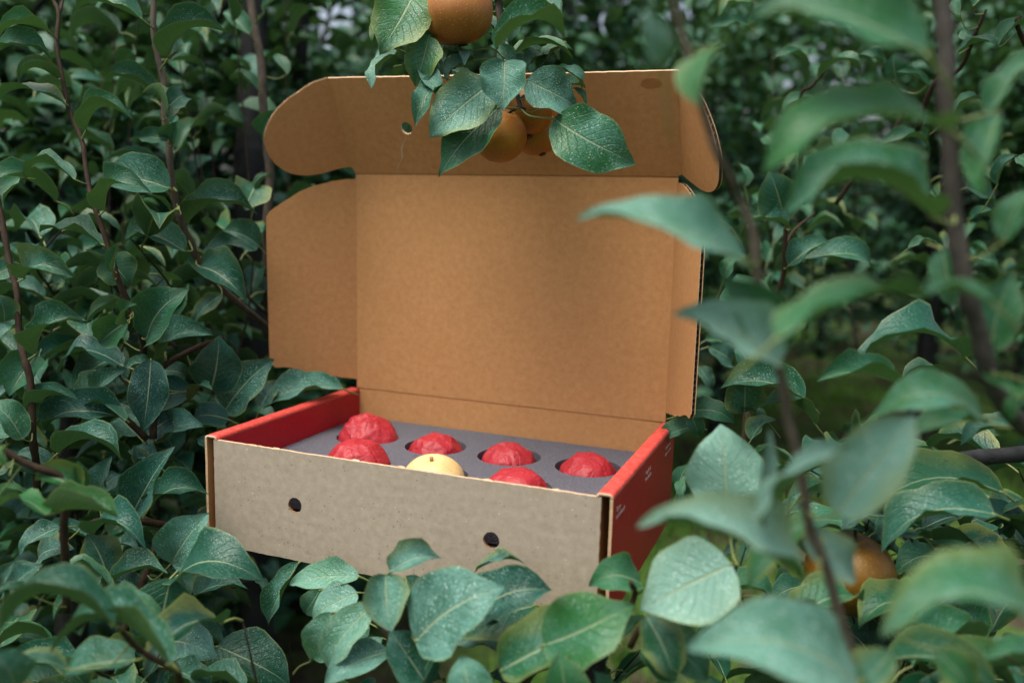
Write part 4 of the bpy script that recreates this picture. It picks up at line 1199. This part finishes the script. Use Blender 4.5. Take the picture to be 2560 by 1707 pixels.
# the tree at the right that carries the shaded leaves
RTG = at(2620, 1300, 1.5); RTG = Vector((RTG.x + 0.25, RTG.y + 0.1, 0))
RTR = empty('pear_tree', RTG); tag(RTR, 'pear tree at the right edge spreading shaded leafy branches', 'tree')
trunk(RTR, [RTG + Vector((0.05, 0.0, 2.6)), RTG + Vector((0.02, 0.02, 1.4)), RTG + Vector((0, 0, 0.5)), RTG], 0.026, 0.045)
for i in range(30):
    px0 = random.uniform(1800, 2700); py0 = random.uniform(1080, 1720); d = random.uniform(0.88, 1.35)
    p0 = at(px0, py0, d); p1 = at(px0 + random.uniform(0, 250), py0 + random.uniform(60, 300), d + 0.12)
    if not (clear_of_box(p0) and clear_of_box(p1)): continue
    grow(RTR, 'RL%d' % i, p0, p1, 9, 0.078, 0.5, 0.3, spread=0.3)
for i in range(8):
    px0 = random.uniform(1790, 2700); d = random.uniform(1.35, 1.9)
    p0 = at(px0, random.uniform(-150, 500), d); p1 = at(px0 + random.uniform(-80, 200), random.uniform(650, 900), d + 0.1)
    grow(RTR, 'RU%d' % i, p0, p1, 12, 0.068, 0.5, 0.4)

for i in range(9):
    px0 = random.uniform(2100, 2620); py0 = random.uniform(1560, 1780); d = random.uniform(0.66, 0.9)
    grow(RTR, 'RN%d' % i, at(px0, py0, d), at(px0 + random.uniform(0, 250), py0 + random.uniform(100, 300), d + 0.1), 8, 0.078, 0.6, 0.35, spread=0.25)
# the low growth under and before the box
BG = Vector((0.44, 0.20, 0))
BTR = empty('pear_tree', BG); tag(BTR, 'low pear tree growing under and in front of the box', 'tree')
trunk(BTR, [Vector((0.40, 0.155, Z0 - 0.012)), Vector((0.41, 0.16, Z0 - 0.15)), Vector((0.43, 0.19, 0.35)), BG], 0.018, 0.030)
for y in (0.07, 0.24):
    path = catmull([Vector((0.03, y + 0.01, Z0 - 0.0105)), Vector((0.15, y, Z0 - 0.0115)), Vector((0.36, (y + 0.155) / 2, Z0 - 0.03)), Vector((0.40, 0.155, Z0 - 0.10))], 8)
    v, f = tube_data([p - BG for p in path], lambda q: 0.0095 - 0.003 * abs(q - 0.5), 10); link('limb', mesh('limb', v, f), BTR, ['greyshoot'])
for i in range(22):
    px0 = random.uniform(560, 2300); py0 = random.uniform(1560, 1850); d = random.uniform(0.78, 1.15)
    if 560 < px0 < 880 and random.random() < 0.75: continue
    p0 = at(px0, py0, d); p1 = at(px0 + random.uniform(-150, 150), py0 + random.uniform(150, 350), d + 0.12)
    if p0.z > Z0 - 0.09 and not clear_of_box(p0): continue
    grow(BTR, 'BL%d' % i, p0, p1, 8, 0.075, 0.6, 0.35, spread=0.2)
for i in range(9):
    px0 = random.uniform(-150, 620); py0 = random.uniform(1500, 1800); d = random.uniform(0.80, 1.1)
    p0 = at(px0, py0, d); p1 = at(px0 + random.uniform(-150, 150), py0 + random.uniform(150, 350), d + 0.12)
    grow(BTR, 'BM%d' % i, p0, p1, 8, 0.075, 0.7, 0.2, spread=0.2)

# ---------------------------------------------------------------- the rows of trees behind
_v, _f, _uv = leaf_grid(1.0, 0.6, R(28), 0.14, 0.02, 1.0, 0.0, 0.04, 0.0, 4, 2)
TV = np.array([tuple(p) for p in _v]); TF = np.array(_f); TUV = np.array(_uv)
GAPS = [(815, 62, 36, 52), (470, 392, 30, 20), (548, 408, 34, 18), (604, 372, 16, 24), (1722, 40, 20, 18), (690, 22, 14, 18), (430, 330, 14, 16), (1480, 60, 22, 26)]
def sky_gap(p):
    """openings in the canopy through which the pale sky shows"""
    x, y, z = to_px(p)
    return any(((x - a) / (rx + 14)) ** 2 + ((y - b_) / (ry + 14)) ** 2 < 1 for a, b_, rx, ry in GAPS)
def crown_mesh(name, N, sampler, size, dust, young, seed, origin=()):
    nr = np.random.default_rng(seed)
    c = sampler(nr, N)
    if len(origin): c = np.array([q for q in c if not sky_gap(Vector(q) + Vector(origin))])
    N = len(c)
    an = nr.random(N) * 6.283; el = (nr.random(N) - 0.62) * 1.3
    a = np.stack([np.cos(an) * np.cos(el), np.sin(an) * np.cos(el), np.sin(el)], 1)
    n = np.stack([(nr.random(N) - .5) * 1.3, (nr.random(N) - .5) * 1.3, np.ones(N)], 1)
    n -= a * (n * a).sum(1)[:, None]; n /= np.linalg.norm(n, axis=1)[:, None]
    bb = np.cross(n, a); s = size * (0.6 + 0.7 * nr.random(N))
    V = (TV[None, :, 0, None] * a[:, None] + TV[None, :, 1, None] * bb[:, None] + TV[None, :, 2, None] * n[:, None]) * s[:, None, None] + c[:, None]
    k = len(TV); F = (TF[None] + (np.arange(N) * k)[:, None, None]).reshape(-1, 4)
    me = bpy.data.meshes.new(name)
    me.vertices.add(N * k); me.vertices.foreach_set('co', V.astype(np.float32).ravel())
    nf = len(F); me.loops.add(nf * 4); me.loops.foreach_set('vertex_index', F.astype(np.int32).ravel())
    me.polygons.add(nf); me.polygons.foreach_set('loop_start', (np.arange(nf) * 4).astype(np.int32))
    me.update(calc_edges=True)
    me.polygons.foreach_set('use_smooth', np.ones(nf, bool))
    l = me.uv_layers.new(name='UVMap'); uv = np.tile(TUV, (N, 1))[F.ravel()]; l.data.foreach_set('uv', uv.astype(np.float32).ravel())
    at_ = me.color_attributes.new('tint', 'FLOAT_COLOR', 'POINT')
    t = np.zeros((N, k, 4), np.float32); t[..., 0] = nr.random(N)[:, None]; t[..., 1] = (dust * nr.random(N))[:, None]; t[..., 2] = np.clip(young + (nr.random(N) - .5) * .5, 0, 1)[:, None]; t[..., 3] = 1
    at_.data.foreach_set('color', t.ravel())
    me.validate(); return me
def far_tree(x, y, h, r, N, size, low, label, seed, young=0.5, dust=1.0, group='trees in the rows behind the box'):
    nr0 = random.Random(seed)
    o = empty('pear_tree', (x, y, 0)); tag(o, label, 'tree', group)
    v, f = tube_data(catmull([Vector((0, 0, 0)), Vector((0.03, 0.02, h * 0.35)), Vector((-0.02, 0.0, h * 0.7)), Vector((0.02, 0, h * 0.97))], 6), (0.05, 0.015), 10)
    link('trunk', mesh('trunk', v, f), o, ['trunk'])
    limbs = []
    cl = []
    for k in range(16):
        z = low + (h - low) * (k + 0.5) / 16; an = nr0.random() * 6.28; ln = r * (0.75 + 0.4 * nr0.random()) * (1 - 0.45 * max(0, (z / h - 0.55)))
        e = Vector((math.cos(an) * ln, math.sin(an) * ln, z + 0.18 * nr0.random())); s_ = Vector((0, 0, max(0.15, z - 0.25)))
        v, f = tube_data(catmull([s_, s_.lerp(e, 0.5) + Vector((0, 0, -0.05)), e], 3), (0.014, 0.005), 6); limbs.append((v, f))
        for q in (0.3, 0.55, 0.8, 1.0): cl.append((s_.lerp(e, q) + Vector((nr0.uniform(-.1, .1), nr0.uniform(-.1, .1), nr0.uniform(-.05, .1))), nr0.uniform(0.11, 0.24) * (0.7 + 0.4 * r)))
    V = []; F = []
    for v, f in limbs:
        F += [tuple(i + len(V) for i in q) for q in f]; V += v
    tag(link('limbs', mesh('limbs', V, F), o, ['trunk']), kind='stuff')
    C = np.array([tuple(c[0]) for c in cl]); S = np.array([c[1] for c in cl])
    def samp(nr, N):
        i = nr.integers(0, len(C), N)
        p = C[i] + nr.normal(size=(N, 3)) * S[i][:, None] * np.array([0.75, 0.75, 0.6])
        return p[p[:, 2] > low * 0.8]
    tag(link('crown', crown_mesh('crown', N, samp, size, dust, young, seed, (x, y, 0)), o, ['crown_leaf']), kind='stuff')
    return o
def ground_xy(px, d):
    p = at(px, 853, d); return p.x, p.y
rows = [  # px, depth, height, radius, leaves, leaf size, foot of crown
    (-150, 1.95, 1.75, 0.48, 3400, .075, .10), (330, 2.15, 1.80, 0.50, 3800, .075, .10), (760, 2.45, 1.85, 0.46, 2400, .075, .15),
    (90, 3.0, 2.05, 0.65, 3600, .075, .15), (640, 3.2, 2.1, 0.62, 3200, .075, .15), (1120, 3.3, 2.1, 0.62, 3400, .075, .15), (1500, 3.5, 2.1, 0.60, 3200, .075, .15),
    (1800, 4.3, 2.4, 0.65, 3600, .075, .75), (2300, 4.0, 2.35, 0.75, 3800, .075, .85), (2700, 3.8, 2.3, 0.75, 3000, .075, .2), (-450, 3.2, 2.8, .7, 2400, .075, .15),
    (350, 4.6, 3.2, 0.8, 2600, .08, .2), (900, 4.8, 3.1, 0.8, 2600, .08, .2), (1400, 5.0, 3.2, 0.85, 3000, .08, .2), (2330, 6.0, 3.6, 0.9, 3200, .085, .75), (2560, 5.4, 3.6, 0.9, 3000, .085, .3), (1700, 5.8, 3.5, 0.9, 3200, .085, .3),
    (-200, 5.0, 3.3, .85, 2400, .08, .2), (150, 7.0, 4.2, 1.2, 2600, .10, .2), (800, 7.2, 4.2, 1.2, 2600, .10, .2), (1450, 7.4, 4.3, 1.2, 2800, .10, .25), (2050, 7.6, 4.4, 1.25, 3000, .10, .3), (2650, 7.4, 4.4, 1.25, 2800, .10, .3)]
for i, (px, d, h, r, N, s, low) in enumerate(rows):
    x, y = ground_xy(px, d)
    side = 'left, behind the upright shoots' if px < 700 else ('middle, behind the raised lid' if px < 1650 else 'right, behind the blurred shoots')
    row = 'leafy pear tree of the nearest row at the ' if d < 2.6 else ('blurred pear tree of the second row at the ' if d < 4.5 else 'dim blurred pear tree of the far rows at the ')
    far_tree(x, y, h, r, N, s, low, row + side, 300 + i)
# a hedge closing the end of the rows
hx, hy = ground_xy(1280, 11.0)
def hedge_s(nr, N):
    t = nr.random(N); x = (t - .5) * 26; y = nr.normal(size=N) * 0.5; z = nr.random(N) ** 0.8 * (5.2 + 0.7 * np.sin(x * 1.7) + 0.4 * np.sin(x * 4.1 + 1))
    dx, dy = RT.x, RT.y; l = math.hypot(dx, dy); dx /= l; dy /= l
    return np.stack([x * dx - y * dy, x * dy + y * dx, z + 0.05], 1)
o = link('hedge', crown_mesh('hedge', 30000, hedge_s, 0.20, 1.0, 0.3, 77, (hx, hy, 0)), None, ['crown_leaf']); o.location = (hx, hy, 0)
tag(o, 'distant dark hedge closing the view behind the trees', 'hedge', kind='stuff')
